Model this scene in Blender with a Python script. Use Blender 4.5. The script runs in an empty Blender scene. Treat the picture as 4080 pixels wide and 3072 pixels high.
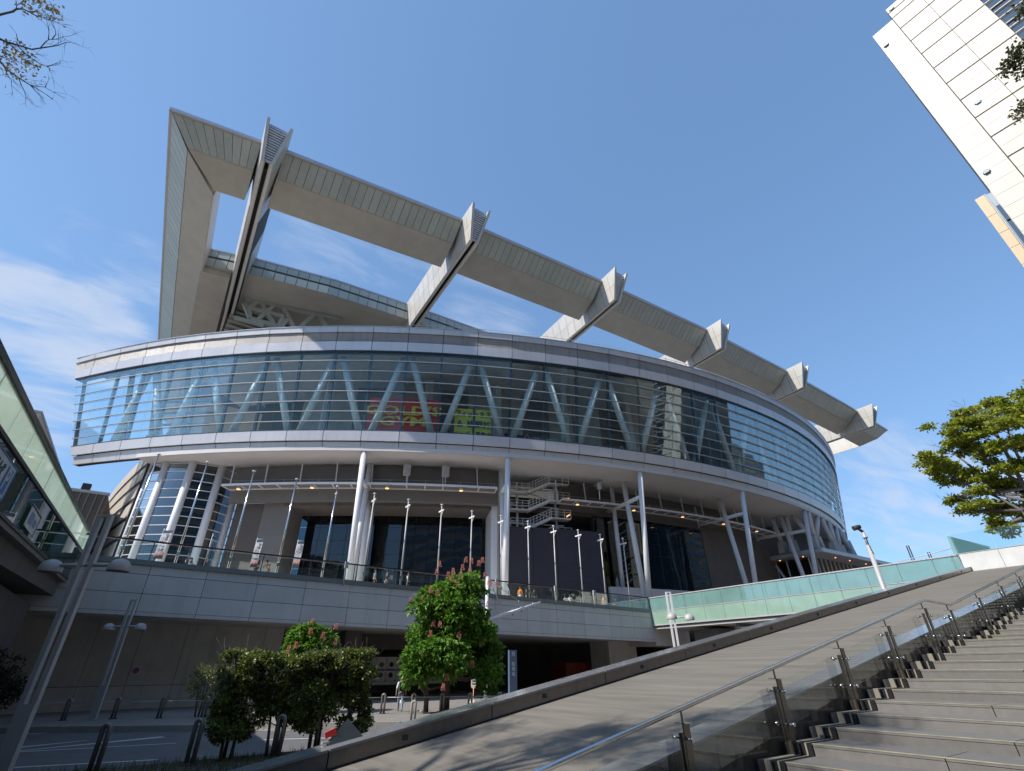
import bpy, math, random
import numpy as np
from mathutils import Vector, Matrix
R = math.radians
random.seed(7); rng = np.random.default_rng(7)
scene = bpy.context.scene
col = scene.collection

# ------------------------------------------------------------------ camera
CZ = 2.1
def camera():
    f = 1930.0
    U = Vector((-35, 3316, -f)).normalized()
    F0 = Vector((0, 0, -1)); Fh = (F0 - U * F0.dot(U)).normalized()
    Rt = Fh.cross(U)
    az = R(55.4)
    A = Vector((math.sin(az), math.cos(az), 0)); B = Vector((-math.cos(az), math.sin(az), 0))
    M = Matrix((Rt, Fh, U)); T = Matrix((A, B, (0, 0, 1)))
    W = (T @ M).to_4x4(); W.translation = (0, 0, CZ)
    cd = bpy.data.cameras.new('camera'); cd.sensor_width = 36; cd.lens = f / 4080 * 36
    cd.clip_start = .05; cd.clip_end = 3000
    o = bpy.data.objects.new('camera', cd); o.matrix_world = W
    col.objects.link(o); scene.camera = o
camera()

# ------------------------------------------------------------------ light
SUN_EL = R(44.5)
sh = Vector((-.995, .10, 0)).normalized()
SUN = Vector((sh.x * math.cos(SUN_EL), sh.y * math.cos(SUN_EL), math.sin(SUN_EL)))
ld = bpy.data.lights.new('sun', 'SUN'); ld.energy = 3.7; ld.angle = R(.55); ld.color = (1, .94, .86)
lo = bpy.data.objects.new('sun', ld); lo.rotation_euler = SUN.to_track_quat('Z', 'Y').to_euler(); col.objects.link(lo)
scene.view_settings.view_transform = 'Standard'; scene.view_settings.look = 'None'
scene.view_settings.exposure = 0.62; scene.view_settings.gamma = 1
scene.cycles.use_denoising = True
scene.cycles.max_bounces = 8; scene.cycles.transparent_max_bounces = 24
scene.cycles.diffuse_bounces = 3; scene.cycles.glossy_bounces = 4
scene.cycles.caustics_reflective = False; scene.cycles.caustics_refractive = False
world = bpy.data.worlds.new('World'); scene.world = world; world.use_nodes = True
def build_world():
    nt = world.node_tree; N = nt.nodes; L = nt.links; N.clear()
    out = N.new('ShaderNodeOutputWorld'); bg = N.new('ShaderNodeBackground'); bg.inputs[1].default_value = .15
    sky = N.new('ShaderNodeTexSky'); sky.sky_type = 'NISHITA'; sky.sun_disc = False
    sky.sun_elevation = SUN_EL; sky.sun_rotation = math.atan2(sh.x, sh.y); sky.air_density = 1.0; sky.dust_density = .5; sky.ozone_density = 3.0
    tc = N.new('ShaderNodeTexCoord')
    sep = N.new('ShaderNodeSeparateXYZ'); L.new(tc.outputs['Generated'], sep.inputs[0])
    # cloud layer: direction projected on a flat layer overhead
    def math_(op, a, b=None, clamp=False):
        n = N.new('ShaderNodeMath'); n.operation = op; n.use_clamp = clamp
        for i, v in enumerate((a, b)):
            if v is None: continue
            if isinstance(v, (int, float)): n.inputs[i].default_value = v
            else: L.new(v, n.inputs[i])
        return n.outputs[0]
    z = math_('ADD', sep.outputs[2], .12)
    x = math_('DIVIDE', sep.outputs[0], z); y = math_('DIVIDE', sep.outputs[1], z)
    cmb = N.new('ShaderNodeCombineXYZ'); L.new(x, cmb.inputs[0]); L.new(y, cmb.inputs[1])
    mp = N.new('ShaderNodeMapping'); L.new(cmb.outputs[0], mp.inputs[0]); mp.inputs['Rotation'].default_value = (0, 0, R(25)); mp.inputs['Scale'].default_value = (.8, 2.4, 1)
    nz = N.new('ShaderNodeTexNoise'); nz.inputs['Scale'].default_value = 2.3; nz.inputs['Detail'].default_value = 9; nz.inputs['Roughness'].default_value = .58; nz.inputs['Distortion'].default_value = .5
    L.new(mp.outputs[0], nz.inputs[0])
    nz2 = N.new('ShaderNodeTexNoise'); nz2.inputs['Scale'].default_value = 1.0; nz2.inputs['Detail'].default_value = 2
    L.new(mp.outputs[0], nz2.inputs[0])
    def rng_(v, a, b, c=0., d=1.):
        n = N.new('ShaderNodeMapRange'); n.interpolation_type = 'SMOOTHSTEP'
        L.new(v, n.inputs[0]); n.inputs[1].default_value = a; n.inputs[2].default_value = b; n.inputs[3].default_value = c; n.inputs[4].default_value = d
        return n.outputs[0]
    tot = math_('MULTIPLY', rng_(nz2.outputs[0], .56, .72), .22)
    # cloud patches: (direction, angular radius, weight)
    for (d, rad, w) in CLOUDS:
        vm = N.new('ShaderNodeVectorMath'); vm.operation = 'DOT_PRODUCT'; nrm = N.new('ShaderNodeVectorMath'); nrm.operation = 'NORMALIZE'
        L.new(tc.outputs['Generated'], nrm.inputs[0]); L.new(nrm.outputs[0], vm.inputs[0]); vm.inputs[1].default_value = d
        m = rng_(vm.outputs['Value'], math.cos(R(rad)), math.cos(R(rad * .2)), 0, w * .86)
        tot = math_('MAXIMUM', tot, m)
    th = math_('SUBTRACT', 1.0, tot)
    c = math_('SUBTRACT', nz.outputs[0], math_('MULTIPLY', th, .62))
    cl = rng_(c, .13, .50, 0, .72)
    cl = math_('MULTIPLY', cl, math_('MINIMUM', math_('MULTIPLY', tot, 1.6), 1.0))
    mix = N.new('ShaderNodeMix'); mix.data_type = 'RGBA'; L.new(cl, mix.inputs[0]); gm = N.new('ShaderNodeGamma'); gm.inputs[1].default_value = .55; L.new(sky.outputs[0], gm.inputs[0]); hs = N.new('ShaderNodeMix'); hs.data_type = 'RGBA'; hs.blend_type = 'MULTIPLY'; hs.inputs[0].default_value = 1; L.new(gm.outputs[0], hs.inputs[6]); hs.inputs[7].default_value = (.91, 1.27, 1.68, 1); L.new(hs.outputs[2], mix.inputs[6]); mix.inputs[7].default_value = (2.9, 3.25, 3.9, 1)
    L.new(mix.outputs[2], bg.inputs[0]); L.new(bg.outputs[0], out.inputs[0])
CLOUDS = [((-0.278, 0.848, 0.451), 7, 0.95), ((-0.202, 0.870, 0.450), 7.5, 1), ((-0.348, 0.828, 0.439), 9, 0.9), ((-0.250, 0.811, 0.529), 7, 0.62), ((-0.157, 0.826, 0.541), 8, 0.66), ((-0.229, 0.916, 0.328), 9, 0.75), ((0.091, 0.738, 0.668), 10, 0.68), ((0.243, 0.688, 0.684), 9, 0.66), ((0.401, 0.659, 0.636), 10, 0.72), ((0.465, 0.503, 0.728), 5, 0.5), ((0.434, 0.453, 0.779), 4, 0.42), ((0.936, 0.244, 0.253), 11, 0.74), ((0.922, 0.325, 0.210), 7, 0.62), ((0.978, 0.098, 0.183), 14, 0.7), ((0.618, 0.443, 0.649), 4, 0.36), ((-0.298, 0.607, 0.737), 2.2, 0.5)]
build_world()

# ------------------------------------------------------------------ materials
MATS = {}
def mat(name, c, rough=.5, metal=0., var=.10, scale=1.2, bump=0., bscale=30., streak=0., rand=.05, spec=.5, emit=0., stretch=None, alpha_tint=None, wavy=None):
    if name in MATS: return MATS[name]
    m = bpy.data.materials.new(name); m.use_nodes = True; nt = m.node_tree; N = nt.nodes; L = nt.links
    b = N['Principled BSDF']; b.inputs['Roughness'].default_value = rough; b.inputs['Metallic'].default_value = metal
    b.inputs['Specular IOR Level'].default_value = spec
    g = N.new('ShaderNodeNewGeometry'); pos = g.outputs['Position']
    nz = N.new('ShaderNodeTexNoise'); nz.inputs['Scale'].default_value = scale; nz.inputs['Detail'].default_value = 6; nz.inputs['Roughness'].default_value = .6
    if stretch:
        mp = N.new('ShaderNodeMapping'); mp.inputs['Scale'].default_value = stretch; L.new(pos, mp.inputs[0]); L.new(mp.outputs[0], nz.inputs[0])
    else: L.new(pos, nz.inputs[0])
    mr = N.new('ShaderNodeMapRange'); L.new(nz.outputs[0], mr.inputs[0]); mr.inputs[1].default_value = .3; mr.inputs[2].default_value = .7
    mr.inputs[3].default_value = 1 - var; mr.inputs[4].default_value = 1 + var
    val = mr.outputs[0]
    if rand:
        oi = N.new('ShaderNodeObjectInfo'); r2 = N.new('ShaderNodeMapRange'); L.new(oi.outputs['Random'], r2.inputs[0]); r2.inputs[3].default_value = 1 - rand; r2.inputs[4].default_value = 1 + rand
        mm = N.new('ShaderNodeMath'); mm.operation = 'MULTIPLY'; L.new(val, mm.inputs[0]); L.new(r2.outputs[0], mm.inputs[1]); val = mm.outputs[0]
    if streak:
        n3 = N.new('ShaderNodeTexNoise'); n3.inputs['Scale'].default_value = 1; n3.inputs['Detail'].default_value = 4
        mp3 = N.new('ShaderNodeMapping'); mp3.inputs['Scale'].default_value = (2.2, 2.2, .12); L.new(pos, mp3.inputs[0]); L.new(mp3.outputs[0], n3.inputs[0])
        r3 = N.new('ShaderNodeMapRange'); L.new(n3.outputs[0], r3.inputs[0]); r3.inputs[1].default_value = .52; r3.inputs[2].default_value = .75; r3.inputs[3].default_value = 1; r3.inputs[4].default_value = 1 - streak
        mm = N.new('ShaderNodeMath'); mm.operation = 'MULTIPLY'; L.new(val, mm.inputs[0]); L.new(r3.outputs[0], mm.inputs[1]); val = mm.outputs[0]
    vm = N.new('ShaderNodeVectorMath'); vm.operation = 'SCALE'; vm.inputs[0].default_value = c; L.new(val, vm.inputs['Scale'])
    L.new(vm.outputs[0], b.inputs['Base Color'])
    rr = N.new('ShaderNodeMapRange'); L.new(nz.outputs[0], rr.inputs[0]); rr.inputs[3].default_value = max(0, rough - .06); rr.inputs[4].default_value = min(1, rough + .06); L.new(rr.outputs[0], b.inputs['Roughness'])
    h = None
    if bump:
        n2 = N.new('ShaderNodeTexNoise'); n2.inputs['Scale'].default_value = bscale; n2.inputs['Detail'].default_value = 3; L.new(pos, n2.inputs[0])
        bp = N.new('ShaderNodeBump'); bp.inputs['Strength'].default_value = bump; bp.inputs['Distance'].default_value = .02
        L.new(n2.outputs[0], bp.inputs['Height']); L.new(bp.outputs[0], b.inputs['Normal'])
    if wavy:      # fine ribs: (axis scale vector, strength)
        w = N.new('ShaderNodeTexWave'); w.wave_type = 'BANDS'; w.bands_direction = wavy[0]; w.inputs['Scale'].default_value = wavy[1]; L.new(pos, w.inputs[0])
        bp = N.new('ShaderNodeBump'); bp.inputs['Strength'].default_value = wavy[2]; bp.inputs['Distance'].default_value = .05
        L.new(w.outputs['Fac'], bp.inputs['Height']); L.new(bp.outputs[0], b.inputs['Normal'])
    if emit:
        b.inputs['Emission Color'].default_value = (*c, 1); b.inputs['Emission Strength'].default_value = emit
    MATS[name] = m; return m
def glass(name, tint, refl=.06, rough=.01, body=None, body_f=0., wave=.0, strength=1.0):
    """thin pane: tinted see-through + mirror by Fresnel + an optional diffuse body (frit, film, dirt)"""
    m = bpy.data.materials.new(name); m.use_nodes = True; nt = m.node_tree; N = nt.nodes; L = nt.links; N.clear()
    o = N.new('ShaderNodeOutputMaterial'); t = N.new('ShaderNodeBsdfTransparent'); t.inputs[0].default_value = (*tint, 1)
    g = N.new('ShaderNodeBsdfGlossy'); g.inputs[0].default_value = (.95, .98, 1, 1); g.inputs['Roughness'].default_value = rough
    lw = N.new('ShaderNodeFresnel'); lw.inputs[0].default_value = 1.5
    mr = N.new('ShaderNodeMapRange'); L.new(lw.outputs[0], mr.inputs[0]); mr.inputs[3].default_value = refl; mr.inputs[4].default_value = strength
    first = t.outputs[0]
    geo = N.new('ShaderNodeNewGeometry')
    if body_f:
        d = N.new('ShaderNodeBsdfDiffuse'); d.inputs[0].default_value = (*body, 1)
        tr = N.new('ShaderNodeBsdfTranslucent'); tr.inputs[0].default_value = (*body, 1)
        dd = N.new('ShaderNodeMixShader'); dd.inputs[0].default_value = .78 if name == 'left_bridge_frosted' else .4; L.new(d.outputs[0], dd.inputs[1]); L.new(tr.outputs[0], dd.inputs[2])
        mb = N.new('ShaderNodeMixShader'); L.new(first, mb.inputs[1]); L.new(dd.outputs[0], mb.inputs[2])
        nz = N.new('ShaderNodeTexNoise'); nz.inputs['Scale'].default_value = .9; nz.inputs['Detail'].default_value = 5; L.new(geo.outputs['Position'], nz.inputs[0])
        r2 = N.new('ShaderNodeMapRange'); L.new(nz.outputs[0], r2.inputs[0]); r2.inputs[3].default_value = body_f * .75; r2.inputs[4].default_value = min(1, body_f * 1.25); L.new(r2.outputs[0], mb.inputs[0])
        first = mb.outputs[0]
    mx = N.new('ShaderNodeMixShader'); L.new(mr.outputs[0], mx.inputs[0]); L.new(first, mx.inputs[1]); L.new(g.outputs[0], mx.inputs[2]); L.new(mx.outputs[0], o.inputs[0])
    if wave:
        n2 = N.new('ShaderNodeTexNoise'); n2.inputs['Scale'].default_value = .35; n2.inputs['Detail'].default_value = 1; L.new(geo.outputs['Position'], n2.inputs[0])
        bp = N.new('ShaderNodeBump'); bp.inputs['Strength'].default_value = wave; bp.inputs['Distance'].default_value = .2; L.new(n2.outputs[0], bp.inputs['Height']); L.new(bp.outputs[0], g.inputs['Normal'])
    MATS[name] = m; return m
def leafmat(name, c, c2, trans=.35, rough=.45):
    m = bpy.data.materials.new(name); m.use_nodes = True; nt = m.node_tree; N = nt.nodes; L = nt.links; N.clear()
    o = N.new('ShaderNodeOutputMaterial'); b = N.new('ShaderNodeBsdfPrincipled'); b.inputs['Roughness'].default_value = rough
    tr = N.new('ShaderNodeBsdfTranslucent'); mx = N.new('ShaderNodeMixShader'); mx.inputs[0].default_value = trans
    g = N.new('ShaderNodeNewGeometry'); nz = N.new('ShaderNodeTexNoise'); nz.inputs['Scale'].default_value = 2.2; nz.inputs['Detail'].default_value = 4; L.new(g.outputs['Position'], nz.inputs[0])
    ad = N.new('ShaderNodeMath'); ad.operation = 'ADD'; L.new(nz.outputs[0], ad.inputs[0])
    ri = N.new('ShaderNodeMath'); ri.operation = 'MULTIPLY_ADD'; L.new(g.outputs['Random Per Island'], ri.inputs[0]); ri.inputs[1].default_value = .7; ri.inputs[2].default_value = -.35; L.new(ri.outputs[0], ad.inputs[1])
    mr = N.new('ShaderNodeMapRange'); L.new(ad.outputs[0], mr.inputs[0]); mr.inputs[1].default_value = .2; mr.inputs[2].default_value = .8
    cm = N.new('ShaderNodeMix'); cm.data_type = 'RGBA'; L.new(mr.outputs[0], cm.inputs[0]); cm.inputs[6].default_value = (*c, 1); cm.inputs[7].default_value = (*c2, 1)
    L.new(cm.outputs[2], b.inputs['Base Color']); L.new(cm.outputs[2], tr.inputs[0]); L.new(b.outputs[0], mx.inputs[1]); L.new(tr.outputs[0], mx.inputs[2]); L.new(mx.outputs[0], o.inputs[0])
    MATS[name] = m; return m

m_fascia = mat('fascia_aluminium', (.62, .60, .62), .38, .25, var=.05, scale=.3, streak=.10, rand=.035)
m_lip = mat('fascia_grey', (.56, .55, .56), .42, .25, var=.06, scale=.4, streak=.14, rand=.03)
m_corr = mat('corrugated_band', (.42, .41, .41), .5, .2, var=.12, scale=.25, streak=.22, rand=.03, wavy=('Z', 5.2, .9), stretch=(1, 1, 2.5))
m_dark = mat('dark_gap', (.03, .03, .033), .7, rand=0)
m_roofp = mat('roof_panel_grey', (.44, .46, .41), .45, .15, var=.07, scale=.35, streak=.10, rand=.05)
m_beamp = mat('beam_panel', (.60, .57, .52), .42, .15, var=.05, scale=.4, streak=.12, rand=.05)
m_joint = mat('panel_joint', (.075, .075, .07), .8, rand=0)
m_under = mat('roof_underside', (.46, .42, .35), .6, 0, var=.09, scale=.5, rand=.02)
m_cap = mat('cap_flashing', (.47, .47, .52), .4, .3, var=.05, rand=.02)
m_white = mat('white_steel', (.74, .74, .76), .35, 0, var=.05, scale=2, streak=.06, rand=.03)
m_tube = mat('truss_tube_paint', (.84, .88, .90), .35, 0, var=.06, scale=1.5, rand=.03)
m_bar = mat('steel_bar', (.50, .51, .53), .35, .3, var=.05, rand=.03)
m_mull = mat('dark_mullion', (.06, .09, .12), .4, .3, rand=.1)
m_steel = mat('stainless_steel', (.72, .70, .66), .16, 1., var=.06, scale=5, rand=.03)
m_bsteel = mat('smoked_steel', (.20, .19, .17), .18, .9, var=.1, scale=6, rand=.03)
m_conc = mat('concrete_wall', (.56, .53, .50), .75, var=.12, scale=.6, bump=.25, bscale=25, streak=.18, rand=.05)
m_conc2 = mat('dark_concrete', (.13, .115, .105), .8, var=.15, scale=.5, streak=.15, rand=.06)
m_brown = mat('brown_cladding', (.185, .17, .16), .7, var=.08, scale=.5, rand=.05)
m_louv = mat('ribbed_cladding', (.16, .14, .13), .6, var=.06, rand=.02, wavy=('Z', 3.2, 1.))
m_deckp = mat('walkway_panel', (.52, .525, .535), .45, .1, var=.07, scale=.5, streak=.12, rand=.05)
m_rail = mat('dark_rail', (.045, .04, .045), .35, .5, rand=.0)
m_curb = mat('grey_kerb_beam', (.17, .20, .21), .4, .3, rand=.03)
m_soffit = mat('soffit_board', (.62, .585, .565), .55, var=.05, scale=.3, rand=.02)
m_beige = mat('beige_cladding', (.58, .51, .44), .5, .1, var=.08, scale=.4, streak=.12, rand=.05)
m_asph = mat('asphalt', (.12, .117, .12), .85, var=.18, scale=1.3, bump=.35, bscale=90, rand=0)
m_pave = mat('pavement_stone', (.24, .22, .20), .8, var=.16, scale=1.5, bump=.3, bscale=40, rand=.06)
m_kerb = mat('kerb_stone', (.33, .31, .28), .8, var=.12, scale=3, bump=.3, rand=.07)
m_paint = mat('road_paint', (.62, .62, .60), .7, var=.14, scale=6, rand=0)
m_ramp = mat('ramp_concrete', (.165, .148, .122), .82, var=.24, scale=1.1, bump=.5, bscale=60, rand=0, stretch=(3.5, .28, 1))
m_step = mat('step_granite', (.155, .145, .133), .7, var=.10, scale=8, bump=.25, bscale=150, rand=.12)
m_gran = mat('polished_granite', (.115, .095, .078), .09, var=.25, scale=9, rand=.12, spec=.8)
m_cope = mat('granite_coping', (.20, .205, .21), .16, var=.12, scale=12, rand=.08, spec=.7)
m_rwall = mat('ramp_wall_granite', (.155, .13, .11), .22, var=.15, scale=6, rand=.08, streak=.2, spec=.6)
m_stripe_sun = mat('sunlit_stripe_tone', (.24, .215, .17), .6, rand=.06); m_stripe_shade = mat('shadow_stripe_tone', (.02, .02, .02), .3, rand=.05)  # tones of the painted sun and shadow stripes at the step ends
m_nose = mat('nosing_line', (.30, .27, .18), .6, var=.3, scale=4, rand=.05)
m_boll = mat('bollard_metal', (.24, .22, .21), .5, .5, var=.12, scale=5, rand=.1)
m_lampgrey = mat('lamp_post_grey', (.46, .45, .45), .5, .2, var=.07, rand=.04)
m_dome = mat('lamp_dome', (.42, .41, .41), .4, var=.04, rand=.03); m_lens = mat('lamp_lens', (.18, .17, .14), .2, rand=0)
m_bark = mat('bark', (.11, .085, .065), .9, var=.3, scale=6, bump=.6, bscale=20, rand=.05)
m_twig = mat('twig_bark', (.15, .13, .13), .85, var=.2, rand=0)
m_tower = mat('tower_panel', (.45, .42, .365), .5, .05, var=.03, scale=.3, rand=.03, wavy=('Z', .9, .12))
m_tan = mat('tan_panel', (.56, .41, .25), .55, var=.05, rand=.03)
m_red = mat('banner_red', (.80, .05, .04), .6, var=.05, rand=0); m_yel = mat('banner_yellow', (.85, .80, .12), .6, var=.04, rand=0)
m_gold = mat('gold_letters', (.95, .75, .06), .6, rand=0); m_navy = mat('navy_letters', (.02, .05, .10), .6, rand=0); m_wlet = mat('white_letters', (.8, .8, .8), .6, rand=0)
m_screen = mat('dark_screen_net', (.045, .045, .062), .75, var=.06, scale=.4, rand=.04, wavy=('Z', 14, .3))
m_warm = mat('warm_lamp', (1, .45, .14), .5, emit=1.6, rand=0); m_housing = mat('lamp_housing', (.45, .40, .36), .5, rand=0)
m_inner = mat('interior_wall', (.58, .56, .52), .7, var=.1, scale=.3, rand=.1); m_ceil = mat('interior_ceiling', (.65, .65, .65), .8, var=.1, rand=0)
m_maroon = mat('maroon_stripe', (.30, .03, .06), .6, rand=0); m_gym = mat('gym_frame_paint', (.6, .62, .62), .4, rand=.05)
m_orange = mat('orange_cloth', (.85, .22, .02), .7, rand=0); m_skin = mat('skin', (.45, .28, .20), .6, rand=0); m_hair = mat('black_hair', (.02, .017, .015), .6, rand=0)
m_cw = mat('white_cloth', (.68, .68, .70), .8, rand=.05); m_ck = mat('black_cloth', (.03, .03, .035), .85, rand=.1); m_cb = mat('blue_grey_cloth', (.22, .30, .38), .8, rand=.05); m_cn = mat('beige_cloth', (.42, .34, .25), .8, rand=.1)
m_flag = mat('banner_white', (.66, .64, .66), .8, rand=.03); m_blue = mat('sign_blue', (.02, .16, .42), .5, rand=0); m_slate = mat('slate_blue_sign', (.10, .16, .24), .5, rand=0)
m_signw = mat('sign_white', (.58, .58, .56), .5, rand=0); m_signo = mat('sign_orange', (.75, .42, .22), .5, rand=0)
m_office = mat('office_concrete', (.42, .41, .39), .7, var=.1, rand=.04)
m_roofgrey = mat('slab_grey', (.36, .37, .38), .6, var=.06, rand=.03)
m_grass = mat('grass_green', (.06, .085, .02), .9, var=.4, scale=9, rand=0); m_soil = mat('soil', (.07, .06, .045), .95, var=.3, scale=4, bump=.6, bscale=30, rand=0)
g_ring = glass('ring_glass', (.91, .97, .972), refl=.008, wave=.05, strength=.36)
g_dark = glass('lobby_glass', (.32, .38, .42), refl=.03, wave=.10, strength=.6)
g_drum = glass('drum_glass', (.42, .48, .53), refl=.05, wave=.06, strength=.6)
g_rail = glass('railing_glass', (.90, .955, .945), refl=.015, strength=.5)
g_green = glass('bridge_glass', (.45, .72, .66), refl=.10, body=(.36, .62, .57), body_f=.72, strength=.85)
g_green2 = glass('bridge_glass_frosted', (.5, .75, .6), refl=.05, body=(.50, .72, .58), body_f=.85, strength=.7)
g_lb = glass('left_bridge_frosted', (.6, .75, .65), refl=.02, body=(.86, .96, .87), body_f=.9, strength=.6)
g_lbd = glass('left_bridge_clear', (.16, .27, .24), refl=.05, body=(.06, .12, .10), body_f=.35, strength=.7)
g_tower = glass('tower_glass', (.10, .18, .20), refl=.22, strength=.9)
g_clear = glass('clear_glass', (.965, .98, .975), refl=.0, strength=.25)

# ------------------------------------------------------------------ helpers
ORG = {}
def link(o): col.objects.link(o); return o
def tag(o, label=None, cat=None, group=None, kind=None):
    for k, v in (('label', label), ('category', cat), ('group', group), ('kind', kind)):
        if v: o[k] = v
    return o
def thing(name, loc, label, cat, group=None):
    o = bpy.data.objects.new(name, None); o.location = loc; o.empty_display_size = .2; link(o); ORG[o.name] = Vector(loc)
    return tag(o, label, cat, group)
class MB:
    def __init__(s): s.v = []; s.f = []; s.sm = []
    def add(s, vs, fs, smooth=False):
        n = len(s.v); s.v += [tuple(p) for p in vs]; s.f += [tuple(i + n for i in f) for f in fs]; s.sm += [smooth] * len(fs); return s
    def hexa(s, b, t):       # bottom 4, top 4 (same winding)
        return s.add(list(b) + list(t), [(3, 2, 1, 0), (4, 5, 6, 7), (0, 1, 5, 4), (1, 2, 6, 5), (2, 3, 7, 6), (3, 0, 4, 7)])
    def box(s, x0, x1, y0, y1, z0, z1):
        return s.hexa([(x0, y0, z0), (x1, y0, z0), (x1, y1, z0), (x0, y1, z0)], [(x0, y0, z1), (x1, y0, z1), (x1, y1, z1), (x0, y1, z1)])
    def slab(s, p4, n, t):   # quad p4 extruded by t along n
        n = Vector(n) * t; return s.hexa([Vector(p) for p in p4], [Vector(p) + n for p in p4])
    def bar(s, p, q, w, h, up=(0, 0, 1)):
        p = Vector(p); q = Vector(q); d = (q - p).normalized(); u = Vector(up); sd = d.cross(u)
        if sd.length < 1e-4: u = Vector((1, 0, 0)); sd = d.cross(u)
        sd.normalize(); u2 = sd.cross(d); a = sd * w / 2; b = u2 * h / 2
        return s.hexa([p - a - b, p + a - b, p + a + b, p - a + b], [q - a - b, q + a - b, q + a + b, q - a + b])
    def tube(s, p, q, r, r2=None, n=10, caps=True):
        return s.path([p, q], r, n, caps, r2)
    def path(s, pts, r, n=8, caps=True, r2=None):
        P = [Vector(p) for p in pts]; m = len(P); rs = [r if r2 is None else r + (r2 - r) * i / (m - 1) for i in range(m)] if not isinstance(r, list) else r
        d0 = (P[1] - P[0]).normalized(); ref = Vector((0, 0, 1)) if abs(d0.z) < .9 else Vector((1, 0, 0))
        vs = []
        for i, p in enumerate(P):
            d = (P[min(i + 1, m - 1)] - P[max(i - 1, 0)]).normalized(); a = d.cross(ref).normalized(); b = a.cross(d)
            vs += [p + (a * math.cos(k * 2 * math.pi / n) + b * math.sin(k * 2 * math.pi / n)) * rs[i] for k in range(n)]
        fs = [(i * n + k, i * n + (k + 1) % n, (i + 1) * n + (k + 1) % n, (i + 1) * n + k) for i in range(m - 1) for k in range(n)]
        s.add(vs, fs, True)
        if caps: 
            k0 = len(s.v) - len(vs); s.f += [tuple(k0 + k for k in range(n))[::-1], tuple(k0 + (m - 1) * n + k for k in range(n))]; s.sm += [False] * 2
        return s
    def lathe(s, c, prof, n=20, smooth=True):
        c = Vector(c); vs = [c + Vector((r * math.cos(k * 2 * math.pi / n), r * math.sin(k * 2 * math.pi / n), z)) for r, z in prof for k in range(n)]
        m = len(prof); return s.add(vs, [(i * n + k, i * n + (k + 1) % n, (i + 1) * n + (k + 1) % n, (i + 1) * n + k) for i in range(m - 1) for k in range(n)], smooth)
    def build(s, name, m, parent=None, origin=None):
        me = bpy.data.meshes.new(name)
        org = ORG[parent.name] if parent is not None else Vector(origin if origin is not None else (0, 0, 0))
        o0 = org
        me.from_pydata([(v[0] - o0[0], v[1] - o0[1], v[2] - o0[2]) for v in s.v], [], s.f)
        if any(s.sm): me.polygons.foreach_set('use_smooth', s.sm)
        me.materials.append(m); me.update()
        o = bpy.data.objects.new(name, me)
        if parent is not None: o.parent = parent; ORG[o.name] = org
        else: o.location = org; ORG[o.name] = Vector(org)
        return link(o)
def bld(fn, name, m, parent=None, origin=None):
    b = MB(); fn(b); return b.build(name, m, parent, origin)
def struct(name, b, m, origin=None): return tag(b.build(name, m, None, origin), kind='structure')
def kids(o): return [c for c in col.objects if c.parent == o]
CH = {}
def copy_tree(o, parent=None, childmap=None):
    c = o.copy(); col.objects.link(c)
    if parent is not None: c.parent = parent
    for k in list(o.children): copy_tree(k, c)
    return c
def interp(x, xs, ys): return float(np.interp(x, xs, ys))
def text_mesh(body, size, name, m, parent, origin, xdir, updir, align='CENTER', depth=.01, bold=0., sx=1., font=None):
    """letters as real raised geometry, standing at origin in the plane of xdir / updir"""
    cu = bpy.data.curves.new('t', 'FONT'); cu.body = body; cu.size = size; cu.align_x = align; cu.align_y = 'CENTER'; cu.extrude = depth; cu.offset = bold
    cu.resolution_u = 2
    to = bpy.data.objects.new('t', cu); col.objects.link(to)
    X = Vector(xdir).normalized(); Yv = Vector(updir).normalized(); Zv = X.cross(Yv); o0 = Vector(origin) - ORG[parent.name]
    o = bpy.data.objects.new(name, bpy.data.meshes.new(name)); o.parent = parent; ORG[o.name] = ORG[parent.name]; link(o)
    def fin(me):
        for v in me.vertices: v.co = o0 + X * v.co.x * sx + Yv * v.co.y + Zv * v.co.z
    PENDING.append((to, o, m, fin, False)); return o
PENDING = []
def flush():      # evaluate all letter curves and skinned bodies in one pass and keep only their meshes
    dg = bpy.context.evaluated_depsgraph_get(); dg.update()
    for to, o, m, fin, sm in PENDING:
        me = bpy.data.meshes.new_from_object(to.evaluated_get(dg)); 
        if fin: fin(me)
        me.materials.clear(); me.materials.append(m)
        if sm: me.polygons.foreach_set('use_smooth', [True] * len(me.polygons))
        o.data = me
    for to, *_ in PENDING: bpy.data.objects.remove(to)
    PENDING.clear()

# ================================================================== ARENA BUILDING
CX, CY = 72.6, 149.9
TH_ = [-52, -44, -37, -28.5, -19.5, -10, -2, 10]; ZT_ = [38.75, 39.4, 39.75, 40.0, 40.3, 40.75, 40.95, 41.4]
def ring(th, z, off=0.):
    g = (interp(th, TH_, ZT_) - 24) / 16.25; zz = 24 + (z - 24) * g; r = 112.8 + .15 * (zz - 24) + off; t = R(th)
    return Vector((CX + r * math.sin(t), CY - r * math.cos(t), zz))
def pol(th, r, z): t = R(th); return Vector((CX + r * math.sin(t), CY - r * math.cos(t), z))
def thend(z): return -49.25 - .155 * (z - 24) * .95
J = [-47.76, -45.71, -43.64, -41.53, -39.39, -37.26, -35.11, -32.95, -30.72, -28.5, -26.3, -24.07, -21.81, -19.54, -17.24, -14.87, -12.41, -9.96, -7.48, -5.09, -2.56]
while J[-1] < 42: J.append(J[-1] + 2.45)
def joints(z): 
    e = thend(z); return [e] + ([-49.85] if e < -50.4 else []) + J
arena = thing('arena_building', (CX, CY, 7.6), 'large round arena with glazed ring storey and cantilevered roof beams behind the white flagpoles', 'arena')
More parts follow.
